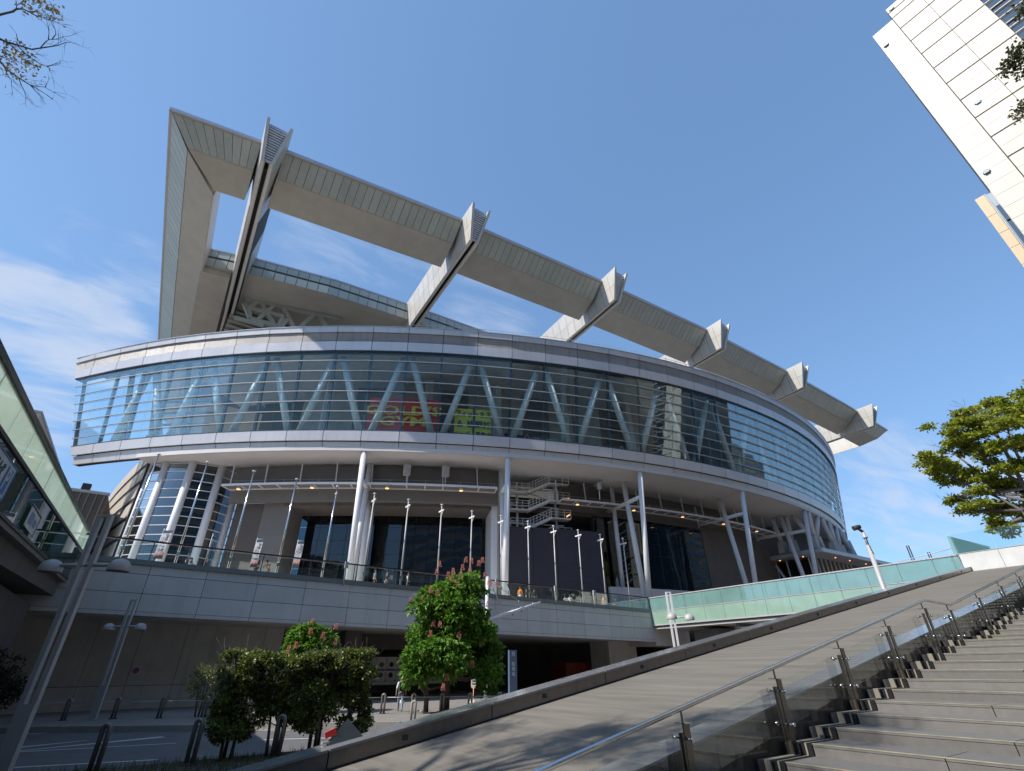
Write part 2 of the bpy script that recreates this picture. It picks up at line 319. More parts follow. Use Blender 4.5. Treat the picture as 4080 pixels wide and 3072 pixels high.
def ring_panel(b, t0, t1, z0, z1, off, th=.18, gap=.035):
    g = math.degrees(gap / 113); t0 += g; t1 -= g
    lo = [ring(t0, z0, off), ring(t1, z0, off), ring(t1, z0, off - th), ring(t0, z0, off - th)]
    hi = [ring(t0, z1, off), ring(t1, z1, off), ring(t1, z1, off - th), ring(t0, z1, off - th)]
    b.hexa(lo, hi)
def ring_strip(b, ts, z0, z1, r_out, r_in, mode='ring'):
    """closed band: outer/inner offset (ring) between nominal heights"""
    P = []
    for t in ts:
        if mode == 'ring': P.append((ring(t, z0, r_out), ring(t, z0, r_in), ring(t, z1, r_in), ring(t, z1, r_out)))
        else: P.append((pol(t, r_out, z0), pol(t, r_in, z0), pol(t, r_in, z1), pol(t, r_out, z1)))
    vs = [p for q in P for p in q]; fs = []
    for i in range(len(P) - 1):
        a = i * 4; c = a + 4; fs += [(a, a + 1, c + 1, c), (a + 1, a + 2, c + 2, c + 1), (a + 2, a + 3, c + 3, c + 2), (a + 3, a, c, c + 3)]
    e = (len(P) - 1) * 4; fs += [(3, 2, 1, 0), (e, e + 1, e + 2, e + 3)]
    b.add(vs, fs); return b
rows = [(24.0, 25.1, -.30, m_lip), (25.16, 26.36, 0, m_fascia), (36.88, 38.12, 0, m_fascia), (38.18, 39.42, -.10, m_corr), (39.48, 40.22, .04, m_lip)]
for z0, z1, off, m in rows:
    js = joints((z0 + z1) / 2); seg = []
    for i in range(len(js) - 1):
        b = MB(); t0, t1 = js[i], js[i + 1]
        if i == 0:     # slanted free end
            lo = [ring(thend(z0), z0, off), ring(t1 - .02, z0, off), ring(t1 - .02, z0, off - .18), ring(thend(z0), z0, off - .18)]
            hi = [ring(thend(z1), z1, off), ring(t1 - .02, z1, off), ring(t1 - .02, z1, off - .18), ring(thend(z1), z1, off - .18)]
            b.hexa(lo, hi)
        else: ring_panel(b, t0, t1, z0, z1, off)
        b.build('fascia_panel', m, arena)
ALLT = lambda z, n=1: [thend(z) + .02] + [t + k * (J[min(i + 1, len(J) - 1)] - t) / n for i, t in enumerate(J[:-1]) for k in range(n)]
# dark backing behind the fascias, seen only in the joints
for z0, z1, o in ((24.05, 26.3, -.5), (36.95, 40.1, -.22)):
    b = MB(); ring_strip(b, [thend(z1) + .3] + J, z0, z1, o, -1.1); b.build('fascia_backing', m_dark, arena)
bld(lambda b: ring_strip(b, [thend(40) + .1] + J, 40.22, 40.30, .12, -1.3), 'parapet_coping', m_cap, arena)
# floor, roof and inner walls of the ring storey
TT = [t for t in J if t >= -43.7]
bld(lambda b: ring_strip(b, [-44.5] + TT, 24.6, 26.2, 112.0, 100.5, 'pol'), 'ring_floor', m_ceil, arena)
bld(lambda b: ring_strip(b, [-44.5] + TT, 37.6, 39.6, 113.6, 99.5, 'pol'), 'ring_ceiling', m_ceil, arena)
bld(lambda b: ring_strip(b, [-51, -49] + [t for t in J if t <= -43], 37.5, 37.8, 114.5, 111.2, 'pol'), 'screen_top_beam', m_roofgrey, arena)
for i, t in enumerate([t for t in J if -38 < t < 40]):
    t1 = J[J.index(t) + 1] - .02
    bld(lambda b: ring_strip(b, [t, t1], 26.2, 37.6, 103.0 + (.5 if i % 3 else 0), 102.2, 'pol'), 'interior_partition', [m_inner, m_conc, m_brown][i % 3 if t < -8 else 2], arena)
bld(lambda b: ring_strip(b, [-30.6, -21.0][:1] + [-20.9], 0, 1, 1, 2, 'pol') if False else ring_strip(b, [-21.6, -20.6, -19.6, -18.6, -17.9], 30.3, 31.0, 104.2, 104.0, 'pol'), 'interior_stripe', m_maroon, arena)
# soffit of the ring and the bulkhead behind it
ts1 = [t for t in J if -44.6 < t < -14]; ts2 = [-14.0] + [t for t in J if t > -14]
bld(lambda b: ring_strip(b, [-44.5] + ts1 + [-14.0], 24.02, 24.5, 112.6, 108.2, 'pol'), 'soffit', m_soffit, arena)
bld(lambda b: ring_strip(b, ts2, 24.02, 24.5, 112.6, 103.9, 'pol'), 'soffit', m_soffit, arena)
bld(lambda b: ring_strip(b, [-39.4] + [t for t in ts1 if -39 < t < -22.5] + [-22.0], 19.6, 24.0, 107.7, 106.9, 'pol'), 'bulkhead', m_brown, arena)
bld(lambda b: ring_strip(b, [-17.0, -14.0], 20.2, 24.0, 105.0, 104.4, 'pol'), 'bulkhead', m_conc2, arena)
bld(lambda b: ring_strip(b, ts2[:9], 20.4, 24.0, 103.6, 102.9, 'pol'), 'bulkhead', m_conc2, arena)
# glass panes: eight rows, two per bay; the 300 nearest are parts
ZB = [26.42, 27.55, 28.80, 30.10, 31.40, 32.75, 34.10, 35.50, 36.86]
panes = []
for k in range(8):
    z0, z1 = ZB[k] + .03, ZB[k + 1] - .03; e = thend((z0 + z1) / 2)
    js = joints((z0 + z1) / 2)
    for i in range(len(js) - 1):
        if js[i] > 24: break
        mid = (js[i] + js[i + 1]) / 2
        for a, c in ((js[i], mid), (mid, js[i + 1])): panes.append((a, c, z0, z1, i == 0 and a == js[0]))
panes.sort(key=lambda p: p[0])
rest = MB()
for n, (a, c, z0, z1, first) in enumerate(panes):
    b = MB() if n < 298 else rest
    if first: b.hexa([ring(thend(z0), z0, -.25), ring(c - .01, z0, -.25), ring(c - .01, z0, -.28), ring(thend(z0), z0, -.28)], [ring(thend(z1), z1, -.25), ring(c - .01, z1, -.25), ring(c - .01, z1, -.28), ring(thend(z1), z1, -.28)])
    else: ring_panel(b, a, c, z0, z1, -.25, .03, .012)
    if n < 298: b.build('glass_pane', g_ring, arena)
tag(rest.build('far_glass_panes', g_ring, arena), kind='stuff')
for z in ZB[1:-1]:
    bld(lambda b: ring_strip(b, [thend(z)] + J, z - .04, z + .04, .0, -.12), 'glazing_bar', m_bar, arena)
for z in (ZB[0], ZB[-1]):
    bld(lambda b: ring_strip(b, [thend(z)] + J, z - .05, z + .04, .02, -.3), 'glazing_sill', m_mull, arena)
for t in [-49.75] + J:
    if t > 22: break
    z0 = 26.45
    bld(lambda b: b.bar(ring(t, z0, -.62), ring(t - (0 if t > -49 else .9), 36.85, -.62), .26, .34, (0, 0, 1)), 'mullion', m_mull, arena)
for k in range(-13, 12):      # A-frames of the truss behind the glass
    ap = None
braces = [(-45.71, -47.76), (-45.71, -43.64), (-41.53, -43.64), (-41.53, -39.39), (-37.26, -39.39), (-37.26, -35.11), (-32.95, -35.11), (-32.95, -30.72), (-28.5, -30.72), (-28.5, -26.3),
          (-24.07, -26.3), (-24.07, -21.81), (-19.54, -21.81), (-19.54, -17.24), (-14.87, -17.24), (-14.87, -12.41), (-9.96, -12.41), (-9.96, -7.48), (-5.09, -7.48), (-5.09, -2.56), (-.11, -2.56), (-.11, 2.34), (4.79, 2.34), (4.79, 7.24)]
for top, bot in braces:
    s = 1 if bot > top else -1
    bld(lambda b: b.tube(ring(top + s * .26, 36.9, -1.7), ring(bot - s * .22, 26.1, -1.7), .43, n=14), 'truss_tube', m_tube, arena)
# inner bars of the free end screen
for z in (28.4, 30.0, 31.7, 33.4):
    bld(lambda b: b.path([pol(t, 109.5 - (t + 46) * .3, z) for t in (-46.2, -45.2, -44.2, -43.2, -42.2)], .16, 6), 'screen_rail', m_mull, arena)
for t in (-46.9, -44.7, -42.4):
    bld(lambda b: b.bar(pol(t, 111, 26), pol(t - 1.2, 112, 37.4), .45, .5), 'screen_post', m_brown, arena)
# interior columns, machines in the gym seen at the glass line
for t in (-34.6, -27.2, -21.95, -16.5, -10.5, -6.2):
    bld(lambda b: b.box(-.45 + pol(t, 106, 0).x, .45 + pol(t, 106, 0).x, pol(t, 106, 0).y - .45, pol(t, 106, 0).y + .45, 26.2, 37.6), 'interior_column', m_white, arena)

# columns under the ring: V pairs with a strut to a second pair
for th, r2, p2 in ((-30.5, 103.4, None), (-21.85, 102.6, None), (-12.65, 102.4, None), (-3.05, 100.5, None), (6.2, 100.5, None)):
    bld(lambda b: b.tube(pol(th, 112.2, 24.0), pol(th, 110.3, 7.4), .33, n=14), 'outer_column', m_white, arena)
    bld(lambda b: b.tube(pol(th, 108.3, 24.0), pol(th + .05, 109.7, 7.4), .33, n=14), 'inner_column', m_white, arena)
    bld(lambda b: b.tube(pol(th, 111.8, 20.9), pol(th, r2 - .4, 21.1), .26, n=12), 'cross_strut', m_white, arena)
    bld(lambda b: b.tube(pol(th, r2 - .2, 23.9), pol(th + .05, r2 + 1.9, 7.6), .30, n=12), 'rear_column', m_white, arena)
    bld(lambda b: b.tube(pol(th, r2 + 2.9, 23.9), pol(th + .05, r2 + 2.7, 7.6), .30, n=12), 'rear_column', m_white, arena)

# lobby front behind the columns, r about 106
def wall_arc(name, m, t0, t1, r, z0, z1, thick=.5, n=3):
    return bld(lambda b: ring_strip(b, [t0 + (t1 - t0) * i / n for i in range(n + 1)], z0, z1, r, r - thick, 'pol'), name, m, arena)
wall_arc('ribbed_wall', m_louv, -39.3, -37.35, 106.2, 7.6, 19.8); wall_arc('stone_wall', m_brown, -37.3, -35.6, 106.4, 7.6, 19.8, thick=4.0)
wall_arc('frame_wall', m_white, -22.35, -21.95, 106.6, 7.6, 21.5, thick=4.4)
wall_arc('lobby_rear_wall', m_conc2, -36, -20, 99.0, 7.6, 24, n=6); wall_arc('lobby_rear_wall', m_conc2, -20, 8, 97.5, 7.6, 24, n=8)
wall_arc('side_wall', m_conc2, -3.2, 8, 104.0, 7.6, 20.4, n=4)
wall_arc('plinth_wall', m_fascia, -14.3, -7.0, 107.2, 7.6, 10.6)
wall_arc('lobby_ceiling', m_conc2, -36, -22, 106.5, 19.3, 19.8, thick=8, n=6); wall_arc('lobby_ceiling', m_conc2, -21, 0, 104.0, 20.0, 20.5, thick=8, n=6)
def glazing(t0, t1, r, z0, z1, nt, nz, m, name='lobby_pane'):
    for i in range(nt):
        for k in range(nz):
            a = t0 + (t1 - t0) * i / nt + .012; c = t0 + (t1 - t0) * (i + 1) / nt - .012; za = z0 + (z1 - z0) * k / nz + .015; zb = z0 + (z1 - z0) * (k + 1) / nz - .015
            bld(lambda b: ring_strip(b, [a, c], za, zb, r, r - .03, 'pol'), name, m, arena)
    for i in range(nt + 1):
        a = t0 + (t1 - t0) * i / nt
        if i % 2 == 0: bld(lambda b: b.bar(pol(a, r - .3, z0), pol(a, r - .3, z1), .08, .25), 'lobby_mullion', m_mull, arena)
glazing(-36.2, -22.6, 102, 7.8, 19.5, 14, 7, g_dark)
glazing(-14.2, -3.3, 104, 10.7, 20.2, 11, 6, g_dark)
for t in (-12.3, -9.3, -6.4): bld(lambda b: b.bar(pol(t, 103.6, 8), pol(t - 1.4, 103.0, 20.2), .8, .5), 'lobby_leaning_post', m_mull, arena)
for i in range(5):
    z = 11.5 + i * 1.5; bld(lambda b: b.bar(pol(-26 + i * .2, 101, z), pol(-24, 101, z + 1.2), .3, .3), 'lobby_beam', m_mull, arena)
# round glass stair drum at the left
DR = [(-4.65, 71.1), (-3.1, 69.35), (-.5, 67.45), (2.6, 67.3), (4.9, 69.1), (6.1, 71.6)]
for i in range(len(DR) - 1):
    p, q = Vector((*DR[i], 0)), Vector((*DR[i + 1], 0)); d = (q - p); nrm = Vector((d.y, -d.x, 0)).normalized()
    for k in range(15):
        z0 = 8.0 + k * 1.06; m = g_drum
        bld(lambda b: b.slab([p + d * .05 + Vector((0, 0, z0)), q - d * .05 + Vector((0, 0, z0)), q - d * .05 + Vector((0, 0, z0 + .98)), p + d * .05 + Vector((0, 0, z0 + .98))], -nrm, .04), 'drum_pane', m, arena)
        bld(lambda b: b.bar(p + nrm * .05 + Vector((0, 0, z0 + 1.02)), q + nrm * .05 + Vector((0, 0, z0 + 1.02)), .12, .07), 'drum_bar', m_white, arena)
for i, (x, y) in enumerate(DR):
    bld(lambda b: b.tube((x, y, 7.6), (x, y, 24.2), .16 if i in (0, 5) else .42, n=12), 'drum_post', m_white, arena)
b = MB(); cpts = [(x * .6 + .7 * .4, y * .6 + 72.5 * .4) for x, y in DR]
for i in range(len(cpts) - 1): b.hexa([(*cpts[i], 7.6), (*cpts[i + 1], 7.6), (1, 76, 7.6), (0, 76, 7.6)], [(*cpts[i], 24), (*cpts[i + 1], 24), (1, 76, 24), (0, 76, 24)])
b.build('drum_core', m_conc2, arena)
# banded side wall running back from the drum
SW = [(-4.9, 71.3), (-6.35, 76.3), (-8.0, 85.4), (-9.4, 94.0), (-10.6, 103.0), (-12.0, 113.0), (-13.3, 134.7)]
_pf = np.polyfit([p[1] for p in SW], [p[0] for p in SW], 3); SW = [(float(np.polyval(_pf, y)), float(y)) for y in (71.3, 73.5, 76, 79, 82.5, 86.5, 91, 96, 102, 109, 117, 126, 134.7)]
def off_sw(o): return [(x - o * .98, y + o * .15) for x, y in SW]
zb = [25.9, 23.6, 21.4, 19.2, 17.0, 14.8, 12.6, 10.4, 8.0]
for k in range(len(zb) - 1):
    z1, z0 = zb[k], zb[k + 1]
    for i in range(len(SW) - 1):
        if i == 3: pass
        P = off_sw(.10); Q = off_sw(.0)
        nx_, ny_ = .98, -.15
        for (q0, q1, o_, m_, nm_) in ((z0 + .62, z1 - .02, .12, m_beige, 'cladding_band'), (z0, z0 + .60, .02, m_dark, 'shadow_band')):
            A_ = off_sw(o_); bld(lambda b: b.hexa([(*A_[i], q0), (*A_[i + 1], q0), (A_[i + 1][0] + .1, A_[i + 1][1], q0), (A_[i][0] + .1, A_[i][1], q0)], [(*A_[i], q1), (*A_[i + 1], q1), (A_[i + 1][0] + .1, A_[i + 1][1], q1), (A_[i][0] + .1, A_[i][1], q1)]), nm_, m_, arena)
b = MB(); P = off_sw(-.1)
for i in range(len(P) - 1): b.hexa([(*P[i], 7.6), (*P[i + 1], 7.6), (P[i + 1][0] + 6, P[i + 1][1], 7.6), (P[i][0] + 6, P[i][1], 7.6)], [(*P[i], 25.8), (*P[i + 1], 25.8), (P[i + 1][0] + 6, P[i + 1][1], 25.8), (P[i][0] + 6, P[i][1], 25.8)])
b.build('side_wall_core', m_dark, arena)
# main hall body that carries the roof (behind the ring)
b = MB(); ring_strip(b, [-42 + i * 6 for i in range(18)], 25.9, 40, 99.4, 98, 'pol'); b.build('hall_wall', m_conc2, arena)
b = MB(); ring_strip(b, [-44 + i * 6 for i in range(14)], 39.6, 39.8, 113, 86, 'pol'); b.build('ring_roof', m_roofgrey, arena)

# ---------------- cantilevered roof
GA = [-14.4, -1.4, 22.3, 49, 77, 106, 134, 160.3]; GB = [49.9, 47.95, 45.2, 43.35, 42.05, 41.8, 42.3, 43.4]
gb = lambda a: interp(a, GA, GB)
BEAMS = [(-3.2, 44.9, .012), (23.85, 41.8, .048), (50.35, 39.85, .07), (77.7, 38.65, .05), (106.2, 38.05, .07), (141.4, 38.6, .06)]
def gut(a, d, z): return Vector((a, gb(a) + d, z))
PROF = [(.0, 60.0), (.0, 59.62), (.28, 59.55), (2.68, 57.3), (6.35, 55.45), (6.35, 60.0)]
bays = []; edges = [-14.4] + [x for bm in BEAMS for x in (bm[0] - 1.35, bm[0] + 1.35)] + [160.3]
core_m = m_under
for i in range(0, len(edges), 2):
    a0, a1 = edges[i], edges[i + 1]; n = max(2, round((a1 - a0) / 1.04))
    L0 = lambda d: a0 + (d if i == 0 else 0); L1 = lambda d: a1 - (d if i == len(edges) - 2 else 0)
    b = MB(); sub = 6; vs = []
    for s in range(sub + 1):
        for d, z in PROF:
            dd = d if z > 57.4 or d > 3 else d + .06; a = L0(dd) + (L1(dd) - L0(dd)) * s / sub; vs.append(gut(a, dd + (.05 if .2 < d < 2.7 else 0), z))
    m_ = len(PROF); fs = [(s * m_ + k, s * m_ + (k + 1) % m_, (s + 1) * m_ + (k + 1) % m_, (s + 1) * m_ + k) for s in range(sub) for k in range(m_)]
    b.add(vs, fs + [tuple(range(m_))[::-1], tuple(sub * m_ + k for k in range(m_))]); g = b.build('roof_edge_beam', m_under, arena)
    bld(lambda b: b.hexa(*[[gut(L0(d) + .01, d - o * .6, z - o * .7) for d, z in ((.30, 59.53),)] + [gut(L1(.3) - .01, .30 - o * .6, 59.53 - o * .7), gut(L1(2.66) - .01, 2.66 - o * .6, 57.32 - o * .7), gut(L0(2.66) + .01, 2.66 - o * .6, 57.32 - o * .7)] for o in (-.06, .0)]), 'joint_backing', m_joint, g) if a1 - a0 < 12 else [bld(lambda b: b.hexa(*[[gut(L0(.3) + (L1(.3) - L0(.3)) * q_ / 8, .30 - o * .6, 59.53 - o * .7), gut(L0(.3) + (L1(.3) - L0(.3)) * (q_ + 1) / 8, .30 - o * .6, 59.53 - o * .7), gut(L0(2.66) + (L1(2.66) - L0(2.66)) * (q_ + 1) / 8, 2.66 - o * .6, 57.32 - o * .7), gut(L0(2.66) + (L1(2.66) - L0(2.66)) * q_ / 8, 2.66 - o * .6, 57.32 - o * .7)] for o in (-.06, .0)]), 'joint_backing', m_joint, g) for q_ in range(8)]
    for k in range(n):      # slanted face panels
        u0, u1 = k / n, (k + 1) / n; e = .03 / (a1 - a0)
        def pt(u, d, z, o): 
            a = L0(d) + (L1(d) - L0(d)) * u; return gut(a, d - o * .6, z - o * .7)
        q = [pt(u0 + e, .30, 59.53, .06), pt(u1 - e, .30, 59.53, .06), pt(u1 - e, 2.66, 57.32, .06), pt(u0 + e, 2.66, 57.32, .06)]
        q2 = [pt(u0 + e, .30, 59.53, -.03), pt(u1 - e, .30, 59.53, -.03), pt(u1 - e, 2.66, 57.32, -.03), pt(u0 + e, 2.66, 57.32, -.03)]
        bld(lambda b: b.hexa(q2, q), 'soffit_panel', m_roofp, g)
    n2 = max(2, n // 3)
    for k in range(n2):
        q = [gut(L0(.0) + (L1(.0) - L0(.0)) * (k + .004) / n2, -.05, 59.6), gut(L0(0) + (L1(0) - L0(0)) * (k + .996) / n2, -.05, 59.6)]
        bld(lambda b: b.hexa([q[0], q[1], q[1] + Vector((0, .3, 0)), q[0] + Vector((0, .3, 0))], [p + Vector((0, 0, .44)) for p in (q[0], q[1], q[1] + Vector((0, .3, 0)), q[0] + Vector((0, .3, 0)))]), 'edge_cap', m_cap, g)
    bld(lambda b: b.hexa([gut(L0(6.35), 6.37, 55.47), gut(L1(6.35), 6.37, 55.47), gut(L1(6.35), 6.45, 55.47), gut(L0(6.35), 6.45, 55.47)], [gut(L0(6.35), 6.37, 59.98), gut(L1(6.35), 6.37, 59.98), gut(L1(6.35), 6.45, 59.98), gut(L0(6.35), 6.45, 59.98)]), 'inner_face', m_beamp, g)
# side beams (left, and far right), same section turned
def side_beam(a_edge, drift, sgn, b0, b1):
    def P(bb, d, z): return Vector((a_edge + drift * (bb - 50) + sgn * d, bb + d * (1 - (bb - b0) / (b1 - b0)), z))
    b = MB(); sub = 8; vs = [P(b0 + (b1 - b0) * s / sub, d + (.05 if .2 < d < 2.7 else 0), z) for s in range(sub + 1) for d, z in PROF]; m_ = len(PROF)
    b.add(vs, [(s * m_ + k, (s + 1) * m_ + k, (s + 1) * m_ + (k + 1) % m_, s * m_ + (k + 1) % m_) for s in range(sub) for k in range(m_)] + [tuple(range(m_)), tuple(sub * m_ + k for k in range(m_))[::-1]])
    g = b.build('roof_side_beam', m_under, arena); n = round((b1 - b0) / 1.45)
    bb_ = [P(b0, .3, 59.53), P(b1, .3, 59.53), P(b1, 2.66, 57.32), P(b0, 2.66, 57.32)]; bld(lambda b: b.hexa([p - Vector((-sgn * .6, 0, -.7)) * .04 for p in bb_], [p + Vector((-sgn * .6, 0, -.7)) * .012 for p in bb_]), 'joint_backing', m_joint, g)
    for k in range(n):
        u0 = b0 + (b1 - b0) * k / n + .035; u1 = b0 + (b1 - b0) * (k + 1) / n - .035
        def pt(u, d, z, o): p = P(u, d, z); return p + Vector((-sgn * o * .6, 0, -o * .7))
        bld(lambda b: b.hexa([pt(u0, .3, 59.53, -.03), pt(u1, .3, 59.53, -.03), pt(u1, 2.66, 57.32, -.03), pt(u0, 2.66, 57.32, -.03)], [pt(u0, .3, 59.53, .03), pt(u1, .3, 59.53, .03), pt(u1, 2.66, 57.32, .03), pt(u0, 2.66, 57.32, .03)]), 'soffit_panel', m_roofp, g)
    for k in range(n // 4):
        u0 = b0 + (b1 - b0) * k / (n // 4) + .02; u1 = b0 + (b1 - b0) * (k + 1) / (n // 4) - .02
        p, q = P(u0, 0, 59.6), P(u1, 0, 59.6); s = Vector((sgn * .3, 0, 0)); o = Vector((-sgn * .05, 0, 0))
        bld(lambda b: b.hexa([p + o, q + o, q + s, p + s], [v + Vector((0, 0, .44)) for v in (p + o, q + o, q + s, p + s)]), 'edge_cap', m_cap, g)
    p, q = P(b0, 6.37, 55.47), P(b1, 6.37, 55.47); s = Vector((sgn * .08, 0, 0))
    bld(lambda b: b.hexa([p, q, q + s, p + s], [v + Vector((0, 0, 4.5)) for v in (p, q, q + s, p + s)]), 'inner_face', m_beamp, g)
side_beam(-14.4, .016, 1, 49.9, 142); side_beam(160.3, 0, -1, 43.4, 142)
# cross beams with louvred, swallow-tailed tips
for a0, bt, dr in BEAMS:
    rt = thing_part = None
    def BP(s, lat, z, dback=0.):      # s: distance back from the tip
        return Vector((a0 + dr * s + lat, bt + s + dback, z))
    LEN = 75
    bw, tw = .68, 1.52
    rake = lambda z: 2.0 * (60.3 - z) / 5.3
    lat = lambda z: bw + (tw - bw) * (z - 55) / 5.3
    b = MB()
    for sg in (-1, 1):      # the two thick cheeks
        q = []
        for z in (55.0, 60.3):
            o = sg * lat(z); i_ = sg * (lat(z) - .34)
            q.append([BP(rake(z), o, z), BP(rake(z) + .0, i_, z), BP(LEN, i_, min(z, 60.0)), BP(LEN, o, min(z, 60.0))])
        b.hexa(*(q if sg < 0 else [x[::-1] for x in q]))
    g = b.build('cross_beam', m_beamp, arena)
    bld(lambda b: (b.hexa([BP(2.0, -.66, 55.02), BP(2.0, -.24, 55.02), BP(LEN, -.24, 55.02), BP(LEN, -.66, 55.02)], [BP(2.0, -.66, 55.3), BP(2.0, -.24, 55.3), BP(LEN, -.24, 55.3), BP(LEN, -.66, 55.3)]),
                   b.hexa([BP(2.0, .24, 55.02), BP(2.0, .66, 55.02), BP(LEN, .66, 55.02), BP(LEN, .24, 55.02)], [BP(2.0, .24, 55.3), BP(2.0, .66, 55.3), BP(LEN, .66, 55.3), BP(LEN, .24, 55.3)])), 'bottom_flange', m_under, g)
    bld(lambda b: b.hexa([BP(2.3, -.5, 55.9), BP(2.3, .5, 55.9), BP(LEN, .5, 55.9), BP(LEN, -.5, 55.9)], [BP(2.3, -.5, 56.0), BP(2.3, .5, 56.0), BP(LEN, .5, 56.0), BP(LEN, -.5, 56.0)]), 'slot', m_dark, g)
    bld(lambda b: b.hexa([BP(3, -1.3, 59.6), BP(3, 1.3, 59.6), BP(LEN, 1.3, 59.6), BP(LEN, -1.3, 59.6)], [BP(3, -1.35, 59.9), BP(3, 1.35, 59.9), BP(LEN, 1.35, 59.9), BP(LEN, -1.35, 59.9)]), 'beam_top', m_cap, g)
    nl = 13
    bld(lambda b: b.hexa([BP(3.4, -.5, 55.3), BP(3.4, .5, 55.3), BP(3.6, .5, 55.3), BP(3.6, -.5, 55.3)], [BP(1.5, -1.2, 60), BP(1.5, 1.2, 60), BP(1.7, 1.2, 60), BP(1.7, -1.2, 60)]), 'louvre_back', m_dark, g)
    for k in range(nl):
        z = 55.5 + k * .32; w = lat(z) - .36; s = rake(z) + .55
        bld(lambda b: b.hexa([BP(s - .25, -w, z - .08), BP(s - .25, w, z - .08), BP(s + .1, w, z + .0), BP(s + .1, -w, z + .0)], [BP(s - .25, -w, z + .08), BP(s - .25, w, z + .08), BP(s + .1, w, z + .12), BP(s + .1, -w, z + .12)]), 'louvre_slat', m_white, g)
    bld(lambda b: b.hexa([BP(rake(59.6) + .4, -1.1, 59.55), BP(rake(59.6) + .4, 1.1, 59.55), BP(3, 1.1, 59.55), BP(3, -1.1, 59.55)], [BP(.6, -1.15, 60.0), BP(.6, 1.15, 60.0), BP(3, 1.15, 60.0), BP(3, -1.15, 60.0)]), 'tip_cap', m_cap, g)
    for sg in (-1, 1):
        def pz(s, z, o): return BP(s, sg * (lat(z) + o), z)
        lo_ = [pz(rake(55.04) + .1, 55.04, .012), pz(40, 55.04, .012), pz(40, 55.04, 0), pz(rake(55.04) + .1, 55.04, 0)]; hi_ = [pz(rake(59.9) + .1, 59.9, .012), pz(40, 59.9, .012), pz(40, 59.9, 0), pz(rake(59.9) + .1, 59.9, 0)]
        if sg > 0: lo_ = lo_[::-1]; hi_ = hi_[::-1]
        bld(lambda b: b.hexa(lo_, hi_), 'joint_backing', m_joint, g)
    # side panels: two rows, joints left open
    ns = 16 if a0 < 60 else 11; zr = [55.03, 57.5, 60.2 if False else 59.95]
    for sg in (-1, 1):
        for r_ in range(2):
            z0, z1 = zr[r_] + .02, zr[r_ + 1] - .02
            step = 2.05
            for k in range(ns + 1):
                s0 = (k - 1) * step + 2.3; s1 = s0 + step - .06
                if k == 0: f0 = lambda z: rake(z) + .02; s1 = 2.25
                else: f0 = lambda z: s0
                def pp(s, z, o): return BP(s, sg * (lat(z) + o), z)
                lo = [pp(f0(z0), z0, .035), pp(s1, z0, .035), pp(s1, z0, .0), pp(f0(z0), z0, .0)]; hi = [pp(f0(z1), z1, .035), pp(s1, z1, .035), pp(s1, z1, .0), pp(f0(z1), z1, .0)]
                if sg > 0: lo = lo[::-1]; hi = hi[::-1]
                if f0(z0) < s1: 
                    if sg < 0 or k < 6: bld(lambda b: b.hexa(lo, hi), 'beam_panel', m_beamp, g)
# main roof eave
EA = [-8.2, -.9, 10.5, 22.2, 41, 70, 120, 160]; EB = [72.6, 70.7, 68.7, 67.9, 67.1, 66.5, 66.5, 66.5]
eb = lambda a: interp(a, EA, EB)
b = MB(); vs = []
for a in EA: vs += [(a, eb(a) + .1, 56.6), (a, eb(a) + .1, 59.95), (a, 150, 59.95), (a, 150, 56.6)]
n = len(EA); b.add(vs, [(i * 4 + k, (i + 1) * 4 + k, (i + 1) * 4 + (k + 1) % 4, i * 4 + (k + 1) % 4) for i in range(n - 1) for k in range(4)] + [(3, 2, 1, 0), (n * 4 - 4, n * 4 - 3, n * 4 - 2, n * 4 - 1)])
roofm = b.build('main_roof', m_under, arena)
bld(lambda b: [b.hexa([(EA[i], EB[i] + .06, 56.62), (EA[i + 1], EB[i + 1] + .06, 56.62), (EA[i + 1], EB[i + 1] + .14, 56.62), (EA[i], EB[i] + .14, 56.62)], [(EA[i], EB[i] + .06, 59.74), (EA[i + 1], EB[i + 1] + .06, 59.74), (EA[i + 1], EB[i + 1] + .14, 59.74), (EA[i], EB[i] + .14, 59.74)]) for i in range(6)], 'eave_backing', m_joint, roofm)
a = -8.2
while a < 62:
    a1 = a + 1.66
    for z0, z1 in ((56.6, 58.1), (58.5, 59.75)):
        bld(lambda b: b.hexa([(a + .04, eb(a), z0), (a1 - .04, eb(a1), z0), (a1 - .04, eb(a1) + .12, z0), (a + .04, eb(a) + .12, z0)], [(a + .04, eb(a), z1), (a1 - .04, eb(a1), z1), (a1 - .04, eb(a1) + .12, z1), (a + .04, eb(a) + .12, z1)]), 'eave_panel', m_roofp, roofm)
    a = a1
bld(lambda b: [b.hexa([(EA[i], EB[i] - .1, 59.75), (EA[i + 1], EB[i + 1] - .1, 59.75), (EA[i + 1], EB[i + 1] + .3, 59.75), (EA[i], EB[i] + .3, 59.75)], [(EA[i], EB[i] - .1, 60.02), (EA[i + 1], EB[i + 1] - .1, 60.02), (EA[i + 1], EB[i + 1] + .3, 60.02), (EA[i], EB[i] + .3, 60.02)]) for i in range(7)], 'eave_cap', m_cap, roofm)
bld(lambda b: b.hexa([(-7.95, 72.9, 55.46), (-3.95, 72.3, 55.46), (-3.95, 150, 55.46), (-7.95, 150, 55.46)], [(-7.95, 72.9, 56.55), (-3.95, 72.3, 56.55), (-3.95, 150, 56.55), (-7.95, 150, 56.55)]), 'corner_soffit', m_under, arena)
